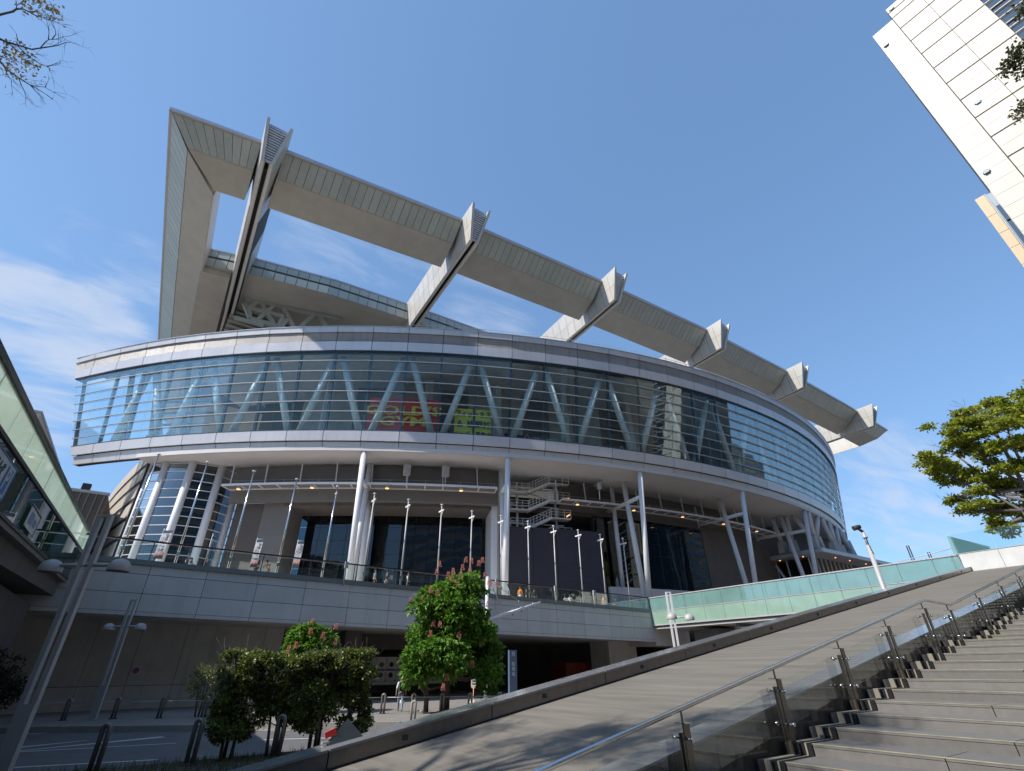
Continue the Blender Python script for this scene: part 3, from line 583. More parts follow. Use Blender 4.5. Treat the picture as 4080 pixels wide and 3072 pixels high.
# lattice truss under the roof, standing in the plane b = 78
segs = [((-1.16, 77.66, 56.34), (3.4, 76.55, 56.38)), ((3.4, 76.55, 56.38), (4.72, 76.23, 56.23)), ((4.72, 76.23, 56.23), (9.57, 75.06, 56.17)), ((9.57, 75.06, 56.17), (13.86, 74.02, 56.15)), ((-1.08, 77.64, 55.5), (0.51, 77.25, 52.62)), ((2.46, 76.78, 54.55), (1.21, 77.08, 56.52)), ((2.46, 76.78, 54.55), (3.24, 76.59, 56.24)), ((2.46, 76.78, 54.55), (5.15, 76.13, 54.41)), ((2.46, 76.78, 54.55), (4.15, 76.37, 52.39)), ((2.46, 76.78, 54.55), (1.62, 76.98, 52.71)), ((2.46, 76.78, 54.55), (-0.15, 77.41, 54.66)), ((0.85, 77.17, 56.5), (-0.15, 77.41, 54.66)), ((4.72, 76.23, 56.23), (7.14, 75.65, 52.44)), ((0.51, 77.25, 52.62), (2.08, 76.87, 52.5)), ((2.08, 76.87, 52.5), (5.75, 75.98, 52.07)), ((5.15, 76.13, 54.41), (4.69, 76.24, 52.26)), ((9.64, 75.04, 56.14), (7.94, 75.45, 52.73)), ((10.34, 74.87, 56.16), (11.94, 74.48, 53.96)), ((-0.15, 77.41, 54.66), (0.51, 77.25, 52.62)), ((-1.7, 77.79, 52.29), (2.7, 76.72, 51.84)), ((5.86, 75.96, 53.96), (5.07, 76.15, 51.89))]
lt = thing_lat = MB().box(-3.4, -3.3, 77.9, 78.1, 56.3, 56.5).build('roof_truss', m_roofp, arena)
for p, q in segs:
    bld(lambda b: b.bar(p, q, .62, .5, (0, 1, 0)), 'truss_member', m_roofp, lt)
bld(lambda b: b.box(-3, 45, 82.5, 83, 39, 56.6), 'hall_front', m_conc2, arena)
for k in range(14):
    z = 42 + k * 1.05; bld(lambda b: b.box(-2.6, 40, 81.2, 82.4, z, z + .35), 'hall_louvre', m_under, arena)
# railing and small floodlights on top of the ring
rl = MB(); rr = MB()
for zz in (.55, 1.1): ring_strip(rr, [-28.5 + i * .8 for i in range(50)], 40.25 + zz, 40.29 + zz, -1.0, -1.05)
rr.build('roof_rail', m_white, arena)
t = -28.5
while t < 10: bld(lambda b: b.bar(ring(t, 40.2, -1.02), ring(t, 41.36, -1.02), .05, .05), 'rail_post', m_white, arena); t += 1.05

# ---------------- hanging catwalk under the ring
def catwalk(t0, t1, ro, ri, z, step, hang_r):
    g = thing('catwalk', tuple(pol((t0 + t1) / 2, ri, z)), 'white hanging maintenance catwalk with downlights under the left half of the ring' if t0 < -30 else 'white hanging maintenance catwalk right of the outdoor steel staircase', 'catwalk', 'catwalks under the ring')
    n = max(3, int((t1 - t0) / 1.1)); ts = [t0 + (t1 - t0) * i / n for i in range(n + 1)]
    for r_ in (ro, ri): bld(lambda b: ring_strip(b, ts, z - .12, z + .12, r_ + .07, r_ - .07, 'pol'), 'side_beam', m_white, g)
    bld(lambda b: ring_strip(b, ts, z + .0, z + .05, ro - .1, ri + .1, 'pol'), 'floor_grating', m_brown, g)
    for k in (.55, 1.05): bld(lambda b: ring_strip(b, ts, z + k, z + k + .04, ri - .02, ri - .06, 'pol'), 'hand_rail', m_lampgrey, g)
    for i, t in enumerate(ts):
        bld(lambda b: b.bar(pol(t, ro, z - .02), pol(t, ri, z - .02), .14, .16), 'cross_beam', m_white, g)
        if i % 2 == 0: bld(lambda b: b.bar(pol(t, ri + .15, z), pol(t - .1, ri + .15, 24.05), .13, .13), 'hanger', m_white, g)
        elif t > t0 + 2: 
            bld(lambda b: b.bar(pol(t, ri - .05, z), pol(t, ri - .05, z + 1.2), .05, .05), 'rail_post', m_lampgrey, g)
        if i % 4 == 1:
            h = bld(lambda b: b.lathe(pol(t, ro - .1, z - .55), [(.0, .35), (.2, .33), (.26, .1), (.26, .02), (.0, .02)], 12), 'downlight', m_housing, g)
            bld(lambda b: b.lathe(pol(t, ro - .1, z - .6), [(.0, .06), (.22, .06), (.22, .03), (0, .0)], 12), 'lamp_lens', m_warm, h)
    return g
catwalk(-39.3, -22.3, 109.9, 108.2, 21.0, 1, 108)
catwalk(-17.4, 5.5, 107.4, 105.6, 21.0, 1, 105)
for t, z in ((-28.0, 22.7), (-25.6, 22.7), (-15.2, 22.3)):
    g = thing('loudspeaker', tuple(pol(t, 110.0, z)), {-28.0: 'pale box loudspeaker hung over the catwalk, left one of the pair', -25.6: 'pale box loudspeaker hung over the catwalk, right one of the pair', -15.2: 'small white camera box on the catwalk beside the steel staircase'}[t], 'loudspeaker')
    p = pol(t, 110.0, z); k = .6 if t > -20 else 1
    bld(lambda b: b.box(p.x - .36 * k, p.x + .36 * k, p.y - .3 * k, p.y + .3 * k, p.z - .65 * k, p.z + .65 * k), 'cabinet', m_dome, g)
    bld(lambda b: b.tube((p.x + .1, p.y + .2, p.z - .4), (p.x + .25, p.y + .4, p.z - 1.6), .06, n=6), 'bracket', m_white, g)
# ---------------- outdoor steel staircase over the dark screen
def steel_stairs():
    g = thing('steel_staircase', tuple(pol(-18.8, 105, 8)), 'white zigzag steel fire stairs above the large dark screen', 'staircase')
    tA, tB, tC, tD = -20.9, -19.6, -17.9, -16.4; r = 105.6
    bld(lambda b: [b.bar(pol(t, r - 1.6, 8), pol(t, r - 1.6, 24), .22, .22) for t in (-20.2, -17.2)], 'tower_post', m_white, g)
    for k in range(4):
        z0 = 15.2 + k * 2.35
        for z, ta, tb in ((z0, tA, tB), (z0 + 1.5, tC, tD)):
            bld(lambda b: ring_strip(b, [ta, tb], z - .16, z, r, r - 1.3, 'pol'), 'landing', m_white, g)
            for h in (.4, .75, 1.1): bld(lambda b: b.bar(pol(ta, r, z + h), pol(tb, r, z + h), .05, .05), 'rail_bar', m_white, g)
            for i in range(4): t = ta + (tb - ta) * i / 3; bld(lambda b: b.bar(pol(t, r, z), pol(t, r, z + 1.12), .06, .06), 'rail_post', m_white, g)
        bld(lambda b: b.bar(pol(tB, r, z0 - .08), pol(tC, r, z0 + 1.42), .10, .34), 'stringer', m_white, g)
        bld(lambda b: b.bar(pol(tB, r - 1.25, z0 - .08), pol(tC, r - 1.25, z0 + 1.42), .10, .34), 'stringer', m_white, g)
        for h in (.4, .75, 1.1): bld(lambda b: b.bar(pol(tB, r, z0 + h), pol(tC, r, z0 + 1.5 + h), .05, .05), 'rail_bar', m_white, g)
        for i in range(7): 
            u = (i + .5) / 7; t = tB + (tC - tB) * u; z = z0 + 1.5 * u
            bld(lambda b: b.bar(pol(t, r, z), pol(t, r, z + 1.1), .05, .05), 'rail_post', m_white, g)
            bld(lambda b: ring_strip(b, [t - .13, t + .13], z - .06, z, r - .05, r - 1.25, 'pol'), 'tread', m_roofgrey, g)
        bld(lambda b: b.bar(pol(-20.6, r - 2.2, z0 + 1.3), pol(-17.0, r - 2.2, z0 - .6), .14, .14), 'brace', m_white, g)
        bld(lambda b: b.bar(pol(-20.9, r - 1.7, z0 + .9), pol(-16.6, r - 1.7, z0 + .9), .16, .16), 'frame_beam', m_white, g)
    bld(lambda b: [b.bar(pol(-16.75, r + .05, z), pol(-16.5, r + .05, z + .35), .1, .1) for z in (21.4, 19.2)], 'stair_lamp', m_warm, g)
steel_stairs()
g = thing('dark_screen', tuple(pol(-18, 106.4, 8)), 'large dark netted screen standing between the central column and the right lobby glass', 'screen')
for i in range(4):
    for k in range(4):
        t0 = -21.25 + i * 1.72; z0 = 9.0 + k * 2.08
        bld(lambda b: ring_strip(b, [t0 + .012, t0 + 1.708], z0, z0 + 2.07, 106.6, 106.4, 'pol'), 'screen_panel', m_screen, g)
bld(lambda b: ring_strip(b, [-21.25, -14.37], 8.0, 8.98, 106.7, 106.3, 'pol'), 'base', m_mull, g)

# ================================================================== PODIUM AT THE RIGHT (under the ring)
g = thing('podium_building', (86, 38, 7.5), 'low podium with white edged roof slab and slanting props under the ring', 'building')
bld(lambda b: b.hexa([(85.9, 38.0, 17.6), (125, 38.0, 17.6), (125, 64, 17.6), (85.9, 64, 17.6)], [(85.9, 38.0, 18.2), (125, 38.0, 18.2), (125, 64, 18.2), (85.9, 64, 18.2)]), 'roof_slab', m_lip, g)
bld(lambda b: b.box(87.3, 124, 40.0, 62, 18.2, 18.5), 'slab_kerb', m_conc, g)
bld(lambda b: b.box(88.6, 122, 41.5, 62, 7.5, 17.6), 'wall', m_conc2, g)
for i in range(7):
    y = 41.6 + i * 1.9; bld(lambda b: b.box(88.3, 88.5, y + .05, y + 1.8, 12.2, 17.3), 'window', g_drum, g)
    bld(lambda b: b.box(88.15, 88.35, y - .07, y + .07, 12.0, 17.5), 'window_post', m_white, g)
for i in range(10):
    x = 88.7 + i * 1.5; bld(lambda b: b.box(x, x + .1, 41.2, 41.45, 12, 17.5), 'window_post', m_white, g)
bld(lambda b: (b.bar((88, 45.2, 12.2), (88, 47.2, 17), .3, .3), b.bar((88, 49.5, 12.2), (88, 47.4, 17), .3, .3)), 'window_brace', m_white, g)
for y in (42, 46, 50, 54): bld(lambda b: b.lathe((87.4, y, 17.52), [(0, .05), (.12, .05), (.12, 0), (0, 0)], 8), 'ceiling_light', m_warm, g)
for x in (93, 98, 104): bld(lambda b: b.lathe((x, 39.5, 17.52), [(0, .05), (.12, .05), (.12, 0), (0, 0)], 8), 'ceiling_light', m_warm, g)
for p, q in (((85.2, 44.2), (86.9, 44.6)), ((85.6, 41.9), (87.3, 43.0)), ((85.9, 40.9), (87.6, 39.8)), ((86.0, 38.4), (87.4, 39.3)), ((90.2, 39.0), (88.2, 39.3)), ((92.2, 39.3), (95.0, 40.0)), ((95.7, 39.8), (96.6, 40.3)), ((100.8, 41.1), (98.8, 40.6)), ((103, 41.6), (106, 42)), ((106.3, 42.5), (107, 42.6)), ((115.9, 45.7), (114, 44.5)), ((121, 48), (119, 46))):
    bld(lambda b: b.tube((*p, 24.05), (*q, 20.1), .34, n=12), 'prop', m_white, g)
    bld(lambda b: b.hexa([(q[0] - .9, q[1] - .5, 18.4), (q[0] + .9, q[1] - .5, 18.4), (q[0] + .9, q[1] + .5, 18.4), (q[0] - .9, q[1] + .5, 18.4)], [(q[0] - .6, q[1] - .45, 20.4), (q[0] + .6, q[1] - .45, 20.4), (q[0] + .6, q[1] + .45, 20.4), (q[0] - .6, q[1] + .45, 20.4)]), 'plinth', m_conc, g)
bld(lambda b: b.box(92, 120, 47, 62, 18.3, 24), 'core_wall', m_brown, g)

# ================================================================== GROUND AND SETTING
b = MB(); b.add([(-900, -900, -.22), (900, -900, -.22), (900, 1500, -.22), (-900, 1500, -.22)], [(0, 1, 2, 3)]); struct('ground', b, m_pave)
KERB = [(-40, 45.0), (-14, 38.2), (-3, 33.9), (3.7, 29.3), (10.5, 25.2), (16, 22.2), (30, 17.5), (44, 14.0)]
b = MB()       # far pavement as one slab with a kerb front
for i in range(len(KERB) - 1):
    (x0, y0), (x1, y1) = KERB[i], KERB[i + 1]
    b.hexa([(x0, y0 + .16, -.3), (x1, y1 + .16, -.3), (x1, 70, -.3), (x0, 70, -.3)], [(x0, y0 + .16, 0), (x1, y1 + .16, 0), (x1, 70, 0), (x0, 70, 0)])
pav = struct('far_pavement', b, m_pave)
def along(poly, step):
    out = []; carry = 0
    for i in range(len(poly) - 1):
        p, q = Vector((*poly[i], 0)), Vector((*poly[i + 1], 0)); L = (q - p).length; d = (q - p) / L; s = carry
        while s < L: out.append((p + d * s, d)); s += step
        carry = s - L
    return out
for p, d in along(KERB, 1.2):
    if p.x < 22: bld(lambda b: b.bar(p + Vector((0, 0, -.12)), p + d * 1.18 + Vector((0, 0, -.12)), .17, .28), 'kerb_stone', m_kerb, pav, )
road = MB(); RD = [(-60, 20), (-20, 22), (0, 22.6), (6, 21.6), (12, 19.5), (24, 15.5), (60, 12)]
for i in range(len(RD) - 1):
    (x0, y0), (x1, y1) = RD[i], RD[i + 1]; road.add([(x0, y0 - 3.5, -.215), (x1, y1 - 3.5, -.215), (x1, y1 + 14, -.215), (x0, y0 + 14, -.215)], [(0, 1, 2, 3)])
struct('road', road, m_asph)
def mark(pts, w0, w1=None):
    b = MB(); w1 = w0 if w1 is None else w1; p, q = Vector((*pts[0], 0)), Vector((*pts[1], 0)); d = (q - p).normalized(); s = Vector((-d.y, d.x, 0)); z = Vector((0, 0, -.208))
    b.add([p - s * w0 / 2 + z, q - s * w1 / 2 + z, q + s * w1 / 2 + z, p + s * w0 / 2 + z], [(0, 1, 2, 3)]); struct('road_marking', b, m_paint)
mark(((-12, 34.6), (-.3, 33.0)), .16); mark(((-3.4, 27.3), (-.6, 28.6)), .42, .06); mark(((-2.6, 26.4), (1.9, 28.0)), .1, .42); mark(((-6, 26.9), (2.2, 25.3)), .15, .12)
mark(((-6, 23.3), (1.45, 21.2)), .15); mark(((5, 24.3), (12, 20.8)), .14); mark(((7.5, 22.2), (12.5, 19.6)), .3); mark(((1.2, 31.2), (7, 27.0)), .12)
# near verge: soil strip, grass and the raised apron in front of the steps
b = MB(); b.add([(-8, 11.5, -.2), (14, 11.5, -.2), (14, 17.5, -.2), (6, 18.6, -.2), (-8, 17.9, -.2), (-8, 11.5, .03), (14, 11.5, .03), (14, 17.3, .03), (6, 18.4, .03), (-8, 17.7, .03)],
               [(5, 6, 7, 8, 9), (2, 3, 8, 7), (3, 4, 9, 8)]); struct('verge', b, m_soil)
def grass(n):
    b = MB()
    for _ in range(n):
        x = random.uniform(-3, 9); y = random.uniform(13.5, 18.3); h = random.uniform(.06, .22); a = random.uniform(0, 6.28); w = .012; dx, dy = math.cos(a), math.sin(a); l = random.uniform(-.08, .08)
        b.add([(x - dx * w, y - dy * w, .02), (x + dx * w, y + dy * w, .02), (x + l, y + l * .6, h)], [(0, 1, 2)])
    tag(b.build('grass', leafmat('grass_blades', (.05, .08, .015), (.16, .15, .04), .3), None), kind='stuff')
grass(5200)
b = MB(); b.box(-30, 3.2, -25, 11.15, -.2, .45); struct('apron_paving', b, m_step)

# ================================================================== ELEVATED WALKWAY IN FRONT OF THE ARENA
zs = lambda z, a: z - (a - 5.8) * .0155
FJ = [-20.5, -17.2, -13.9, -10.6, -7.3, -4.0, -.64, 2.57, 5.76, 9.02, 12.3, 15.55, 18.9, 22.2, 25.5, 29.07, 32.54, 36.04, 39.6, 43.0, 46.2]
wk = thing('elevated_walkway', (13, 42, 0), 'raised walkway with grey panelled parapet running in front of the arena', 'walkway')
for i in range(len(FJ) - 1):
    a, c = FJ[i] + .015, FJ[i + 1] - .015
    for z0, z1 in ((4.96, 5.17), (5.19, 6.185), (6.215, 7.285), (7.315, 7.82)):
        bld(lambda b: b.hexa([(a, 40, zs(z0, a)), (c, 40, zs(z0, c)), (c, 40.08, zs(z0, c)), (a, 40.08, zs(z0, a))], [(a, 40, zs(z1, a)), (c, 40, zs(z1, c)), (c, 40.08, zs(z1, c)), (a, 40.08, zs(z1, a))]), 'parapet_panel', m_deckp, wk)
def sl(b, x0, x1, y0, y1, z0, z1): b.hexa([(x0, y0, zs(z0, x0)), (x1, y0, zs(z0, x1)), (x1, y1, zs(z0, x1)), (x0, y1, zs(z0, x0))], [(x0, y0, zs(z1, x0)), (x1, y0, zs(z1, x1)), (x1, y1, zs(z1, x1)), (x0, y1, zs(z1, x0))])
bld(lambda b: sl(b, -20.5, 46.2, 40.09, 40.6, 5.0, 7.8), 'parapet_core', m_dark, wk)
bld(lambda b: sl(b, -20.5, 46.25, 39.88, 40.3, 7.84, 8.14), 'kerb_beam', m_curb, wk)
bld(lambda b: b.hexa([(-30, 40.6, 5.3), (46, 40.6, 4.5), (46, 62, 4.5), (-30, 62, 5.3)], [(-30, 40.6, 7.7), (46, 40.6, 7.25), (46, 110, 7.4), (-30, 110, 7.7)]), 'deck_slab', m_conc, wk)
bld(lambda b: b.box(46.1, 150, 40.6, 110, 6.2, 7.35), 'deck_slab', m_conc, wk)
bld(lambda b: b.hexa([(46.2, 40.1, 4.0), (52, 40.1, 4.0), (52, 44, 4.0), (46.2, 44, 4.0)], [(46.2, 40.1, 7.2), (52, 40.1, 7.2), (52, 44, 7.2), (46.2, 44, 7.2)]), 'end_wall', m_conc, wk)
for i in range(20):
    a = -1.5 + i * 2.65
    for y in (41.3,) + ((43.4,) if i % 2 else ()):
        if y < 42 or a > 10: bld(lambda b: b.lathe((a, y, zs(5.22, a) if y < 42 else zs(5.2, a)), [(0, .08), (.11, .08), (.11, 0.03), (0, .03)], 8), 'downlight', m_warm, wk)
# balustrade
bal = thing('glass_balustrade', (21, 40.1, 8.1), 'glass balustrade with dark top rail along the elevated walkway', 'balustrade')
n = 39
for i in range(n):
    a = -20.5 + i * 66.7 / n; c = a + 66.7 / n - .03
    bld(lambda b: sl(b, a, c, 40.06, 40.08, 8.16, 9.22), 'glass_pane', g_rail, bal)
bld(lambda b: b.hexa([(-20.5, 40.02, zs(9.27, -20.5)), (46.2, 40.02, zs(9.27, 46.2)), (46.2, 40.12, zs(9.27, 46.2)), (-20.5, 40.12, zs(9.27, -20.5))], [(-20.5, 40.02, zs(9.37, -20.5)), (46.2, 40.02, zs(9.37, 46.2)), (46.2, 40.12, zs(9.37, 46.2)), (-20.5, 40.12, zs(9.37, -20.5))]), 'top_rail', m_rail, bal)
for i in range(15):
    a = -.9 + i * 3.34
    if a > 46: break
    bld(lambda b: sl(b, a - .03, a + .03, 40.1, 40.16, 8.0, 9.3), 'post', m_curb if a > 34 else m_bsteel, bal)
for a in (11.7, 25.55, 32.4, 37.5):
    g = tag(bld(lambda b: (b.box(a - .13, a + .13, 39.75, 39.9, zs(8.95, a), zs(9.42, a)), b.box(a - .03, a + .03, 39.86, 39.96, zs(7.7, a), zs(8.95, a))), 'junction_box', m_dome, None, (a, 39.85, 8.8)), {11.7: 'small white box on the balustrade left of the flowering tree', 25.55: 'small white box on the balustrade right of the crane mast', 32.4: 'small white box on the balustrade below the dark screen', 37.5: 'small white box on the balustrade near the orange shirts'}[a], 'box', 'small boxes on the balustrade')
# wall and piers below the walkway
rw = thing('retaining_wall', (-5, 44.8, 0), 'long plain concrete wall with upright joints under the walkway', 'wall')
wj = [-36, -33.4, -30.8, -28.2, -25.5, -22.8, -20.2, -17.6, -14.9, -12.3, -9.6, -7.0, -4.6, -2.4, .06, 2.70, 5.23, 7.85, 9.17]
for i in range(len(wj) - 1):
    for z0, z1 in ((-.1, 1.28), (1.31, 5.3)):
        bld(lambda b: b.box(wj[i] + .012, wj[i + 1] - .012, 44.8, 44.95, z0, z1), 'concrete_panel', m_conc, rw)
bld(lambda b: b.box(-36, 9.17, 44.96, 50, -.1, 5.25), 'wall_core', m_dark, rw)
for (x0, x1, y0, y1, lab) in ((13.74, 15.1, 44, 45.6, 'square concrete pier behind the clipped hedge'), (42.9, 47.2, 44, 47, 'broad pale concrete pier right of the dark underpass')):
    tag(bld(lambda b: b.box(x0, x1, y0, y1, 0, 5.0 if x0 < 20 else 4.55), 'concrete_pier', m_conc if x0 > 20 else m_conc2, None, ((x0 + x1) / 2, y0, 0)), lab, 'pier', 'piers under the walkway')
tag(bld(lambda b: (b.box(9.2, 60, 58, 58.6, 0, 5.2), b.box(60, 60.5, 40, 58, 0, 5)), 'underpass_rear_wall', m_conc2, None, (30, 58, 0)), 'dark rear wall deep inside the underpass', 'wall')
# screen wall with round holes in the underpass
hw = thing('perforated_wall', (18.5, 47, 0), 'grey panel wall with two rows of round holes in the underpass', 'wall')
def hole_panel(b, x, z, s, r, y0, y1, n=24):
    vs = []; per = []
    for k in range(n):
        a = 2 * math.pi * (k + .5) / n; c, s_ = math.cos(a), math.sin(a); m_ = max(abs(c), abs(s_)); per.append((c / m_ * s / 2, s_ / m_ * s / 2, c * r, s_ * r))
    for y in (y0, y1):
        vs += [(x + p[0], y, z + p[1]) for p in per] + [(x + p[2], y, z + p[3]) for p in per]
    fs = []
    for k in range(n):
        j = (k + 1) % n; fs += [(k, j, n + j, n + k), (2 * n + k, 3 * n + k, 3 * n + j, 2 * n + j), (n + k, n + j, 3 * n + j, 3 * n + k), (k, 2 * n + k, 2 * n + j, j)]
    b.add(vs, fs)
for i in range(9):
    for k in range(2):
        x = 16.3 + i * .93; z = 1.62 + k * .80
        bld(lambda b: hole_panel(b, x, z, .9, .2, 46.9, 47.05), 'hole_panel', m_conc, hw)
        if i % 3: bld(lambda b: b.box(x - .02, x + .02, 46.98, 47.0, z - .2, z + .2), 'hole_bar', m_lampgrey, hw)
bld(lambda b: b.box(15.8, 24.3, 47.1, 47.2, .9, 3.1), 'wall_back', m_dark, hw)
bld(lambda b: (b.box(15.8, 24.3, 46.95, 47.1, 2.85, 3.0), b.box(15.8, 24.3, 46.95, 47.1, .9, 1.15)), 'wall_frame', m_conc, hw)
tag(bld(lambda b: (b.box(15.2, 26, 47.3, 47.5, 3.6, 4.9), b.box(15.2, 26, 52, 52.2, 0, 4.9)), 'underpass_beam', m_conc2, None, (20, 47.3, 3)), 'dark beam across the ceiling of the underpass', 'beam')
g = thing('red_container', (41.5, 47.5, 0), 'red orange panelled box standing in the dark underpass beside the broad pier', 'container')
bld(lambda b: b.box(39.6, 43.2, 47.6, 50, .3, 2.5), 'body', mat('container_dark_red', (.22, .03, .02), .5), g)
for i in range(5): bld(lambda b: b.box(39.65 + i * .72, 40.3 + i * .72, 47.55, 47.6, .5, 2.35), 'panel', mat('container_red', (.26, .035, .02), .5), g)
bld(lambda b: b.box(39.6, 43.2, 47.6, 50, .02, .29), 'skid', m_dark, g)
# blue pillar sign
g = thing('pillar_sign', (26, 38, 0), 'tall slate blue pillar sign with white characters before the dark underpass', 'sign')
bld(lambda b: b.box(25.6, 26.35, 37.9, 38.1, 0, 3.35), 'pillar', m_slate, g)
for k, ch in enumerate('西 駐車場'): text_mesh(ch, .34, 'lettering', m_wlet, g, (25.98, 37.88, 3.05 - k * .36), (1, 0, 0), (0, 0, 1), depth=.004) if ch.strip() else None
# no-parking plate on the wall
g = thing('round_plate_sign', (.4, 44.75, 2.1), 'small square plate with a red and blue no parking disc on the concrete wall', 'sign')
bld(lambda b: b.box(.15, .65, 44.72, 44.78, 1.9, 2.4), 'plate', m_signw, g)
def disc(b, x, y, z, r, t, n=20): b.add([(x + r * math.cos(k * 2 * math.pi / n), yy, z + r * math.sin(k * 2 * math.pi / n)) for yy in (y, y + t) for k in range(n)], [tuple(range(n))[::-1], tuple(range(n, 2 * n))] + [(k, (k + 1) % n, n + (k + 1) % n, n + k) for k in range(n)])
bld(lambda b: disc(b, .4, 44.69, 2.15, .19, .02), 'red_ring', m_red, g); bld(lambda b: disc(b, .4, 44.67, 2.15, .13, .02), 'blue_disc', m_blue, g)
bld(lambda b: b.bar((.3, 44.66, 2.25), (.5, 44.66, 2.05), .03, .02), 'red_slash', m_red, g)

# ================================================================== RAMP, STEPS, CHEEK WALL
rz = lambda a: -.10 + .166 * a
b = MB(); b.hexa([(0.5, 5.66, -.2), (46.2, 5.66, -.2), (46.2, 11.2, -.2), (0.5, 11.2, -.2)], [(0.5, 5.66, rz(.5)), (46.2, 5.66, rz(46.2)), (46.2, 11.2, rz(46.2)), (0.5, 11.2, rz(.5))]); struct('ramp', b, m_ramp)
rp = thing('ramp_wall', (2, 11.4, 0), 'low polished stone wall with sloping coping along the far side of the ramp', 'wall')
RJ = [-2.0, .2, 3.5, 7.08, 10.69, 14.2, 17.8, 21.5, 25.3, 29.26, 33.3, 37.5, 41.8, 46.2]
wz = lambda a: .235 + .165 * a
def slope_box(b, x0, x1, y0, y1, f0, f1): b.hexa([(x0, y0, f0(x0)), (x1, y0, f0(x1)), (x1, y1, f0(x1)), (x0, y1, f0(x0))], [(x0, y0, f1(x0)), (x1, y0, f1(x1)), (x1, y1, f1(x1)), (x0, y1, f1(x0))])
for i in range(len(RJ) - 1):
    x0, x1 = RJ[i] + .012, RJ[i + 1] - .012
    s = bld(lambda b: slope_box(b, x0, x1, 11.2, 11.7, lambda a: max(-.2, rz(a) - .3), lambda a: wz(a) - .045), 'stone_block', m_rwall, rp)
    bld(lambda b: slope_box(b, x0, x1, 11.17, 11.86, lambda a: wz(a) - .042, lambda a: wz(a)), 'coping_slab', m_cope, rp)
    xm = x0 + .42 * (x1 - x0)
    if xm > 1: bld(lambda b: b.box(xm - .06, xm + .06, 11.185, 11.199, rz(xm) + .12, rz(xm) + .21), 'wall_light', m_dark, rp)
bld(lambda b: slope_box(b, .5, 46.2, 11.19, 11.198, lambda a: rz(a) - .01, lambda a: rz(a) + .035), 'drain_slot', m_dark, rp)
b = MB(); x = 3.0
while x < 16: b.add([(x, 11.16, rz(x) + .004), (x + .07, 11.195, rz(x) + .004), (x, 11.195, rz(x) + .004), (x, 11.16, rz(x) + .03), (x + .07, 11.195, rz(x) + .03), (x, 11.195, rz(x) + .03)], [(0, 1, 4, 3), (3, 4, 5), (0, 3, 5, 2)]); x += .11
tag(b.build('drain_teeth', m_dark, rp), kind='stuff')
for i in range(6):
    x = 9.6 + i * 1.05; bld(lambda b: b.path([(x, 11.55, wz(x) + .012), (x + .06, 11.62, wz(x) + .012), (x - .02, 11.7, wz(x) + .012), (x + .05, 11.78, wz(x) + .012)], .011, 5), 'coping_clip', m_steel, rp)
# stairs
ND = [(4.56 + .785 * k, .516 - .147 + .147 * k) for k in range(16)]            # (nosing a, tread height)
ND = [(a, .369 + .147 * i) for i, (a, _) in enumerate(ND)]
ND = [(4.56, .369)] + [(5.345 + .785 * i, .516 + .147 * i) for i in range(15)]
land_a, land_z = ND[-1]
ND2 = [(18.5 + .785 * i, land_z + .147 * (i + 1)) for i in range(33)]
st = thing('staircase', (10, -2, 0), 'broad flight of grey granite steps rising beside the glass handrail', 'staircase')
allst = ND[1:] + ND2
for i, (a, z) in enumerate(allst):
    nx = allst[i + 1][0] if i + 1 < len(allst) else a + 1.6
    body = bld(lambda b: b.box(a + .035, nx + .05, -14, 4.73, z - .6, z - .035), 'step', m_step, st)
    L_ = 1.72 if i < 15 else 3.4; off = (i * .57) % L_
    y1 = 4.73; y0 = 4.73 - 1.1 - off * .9 if off > .2 else 4.73 - L_
    while y1 > -14:
        bld(lambda b: (b.box(a, nx + .02, max(y0, -14) + .006, y1 - .006, z - .034, z),), 'tread_slab', m_step, body)
        if i < 22: bld(lambda b: (b.box(a + .006, a + .034, max(y0, -14) + .006, y1 - .006, z - .147, z - .04),), 'riser_slab', m_step, body)
        y1 = y0; y0 -= L_
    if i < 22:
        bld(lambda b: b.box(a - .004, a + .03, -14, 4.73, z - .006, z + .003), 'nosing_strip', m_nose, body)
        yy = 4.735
        for w, m in ((.075, m_stripe_shade), (.03, m_stripe_sun), (.085, m_stripe_shade), (.11, m_stripe_sun), (.13, m_dark)):  # sun and shadow stripes beside the cheek wall, built in as coloured strips
            bld(lambda b: b.box(a - .02, nx + .01, yy, yy + w - .004, z - .16, z + (.004 if m is m_stripe_sun else -.012)), 'edge_strip', m, body); yy += w
# cheek wall
ck = thing('cheek_wall', (6, 5.4, .5), 'polished brown granite cheek wall between the steps and the ramp', 'wall')
cz = lambda a: .155 + .165 * a
cj = [3.2 + 1.86 * i for i in range(25)]
for i in range(24):
    x0, x1 = cj[i] + .007, cj[i + 1] - .007
    bld(lambda b: slope_box(b, x0, x1, 5.2, 5.6, lambda a: max(0, rz(a) - .45), lambda a: cz(a) - .032), 'granite_panel', m_gran, ck)
    if i % 2 == 0: bld(lambda b: slope_box(b, x0, cj[i + 2] - .007, 5.175, 5.66, lambda a: cz(a) - .03, lambda a: cz(a)), 'coping_slab', m_cope, ck)
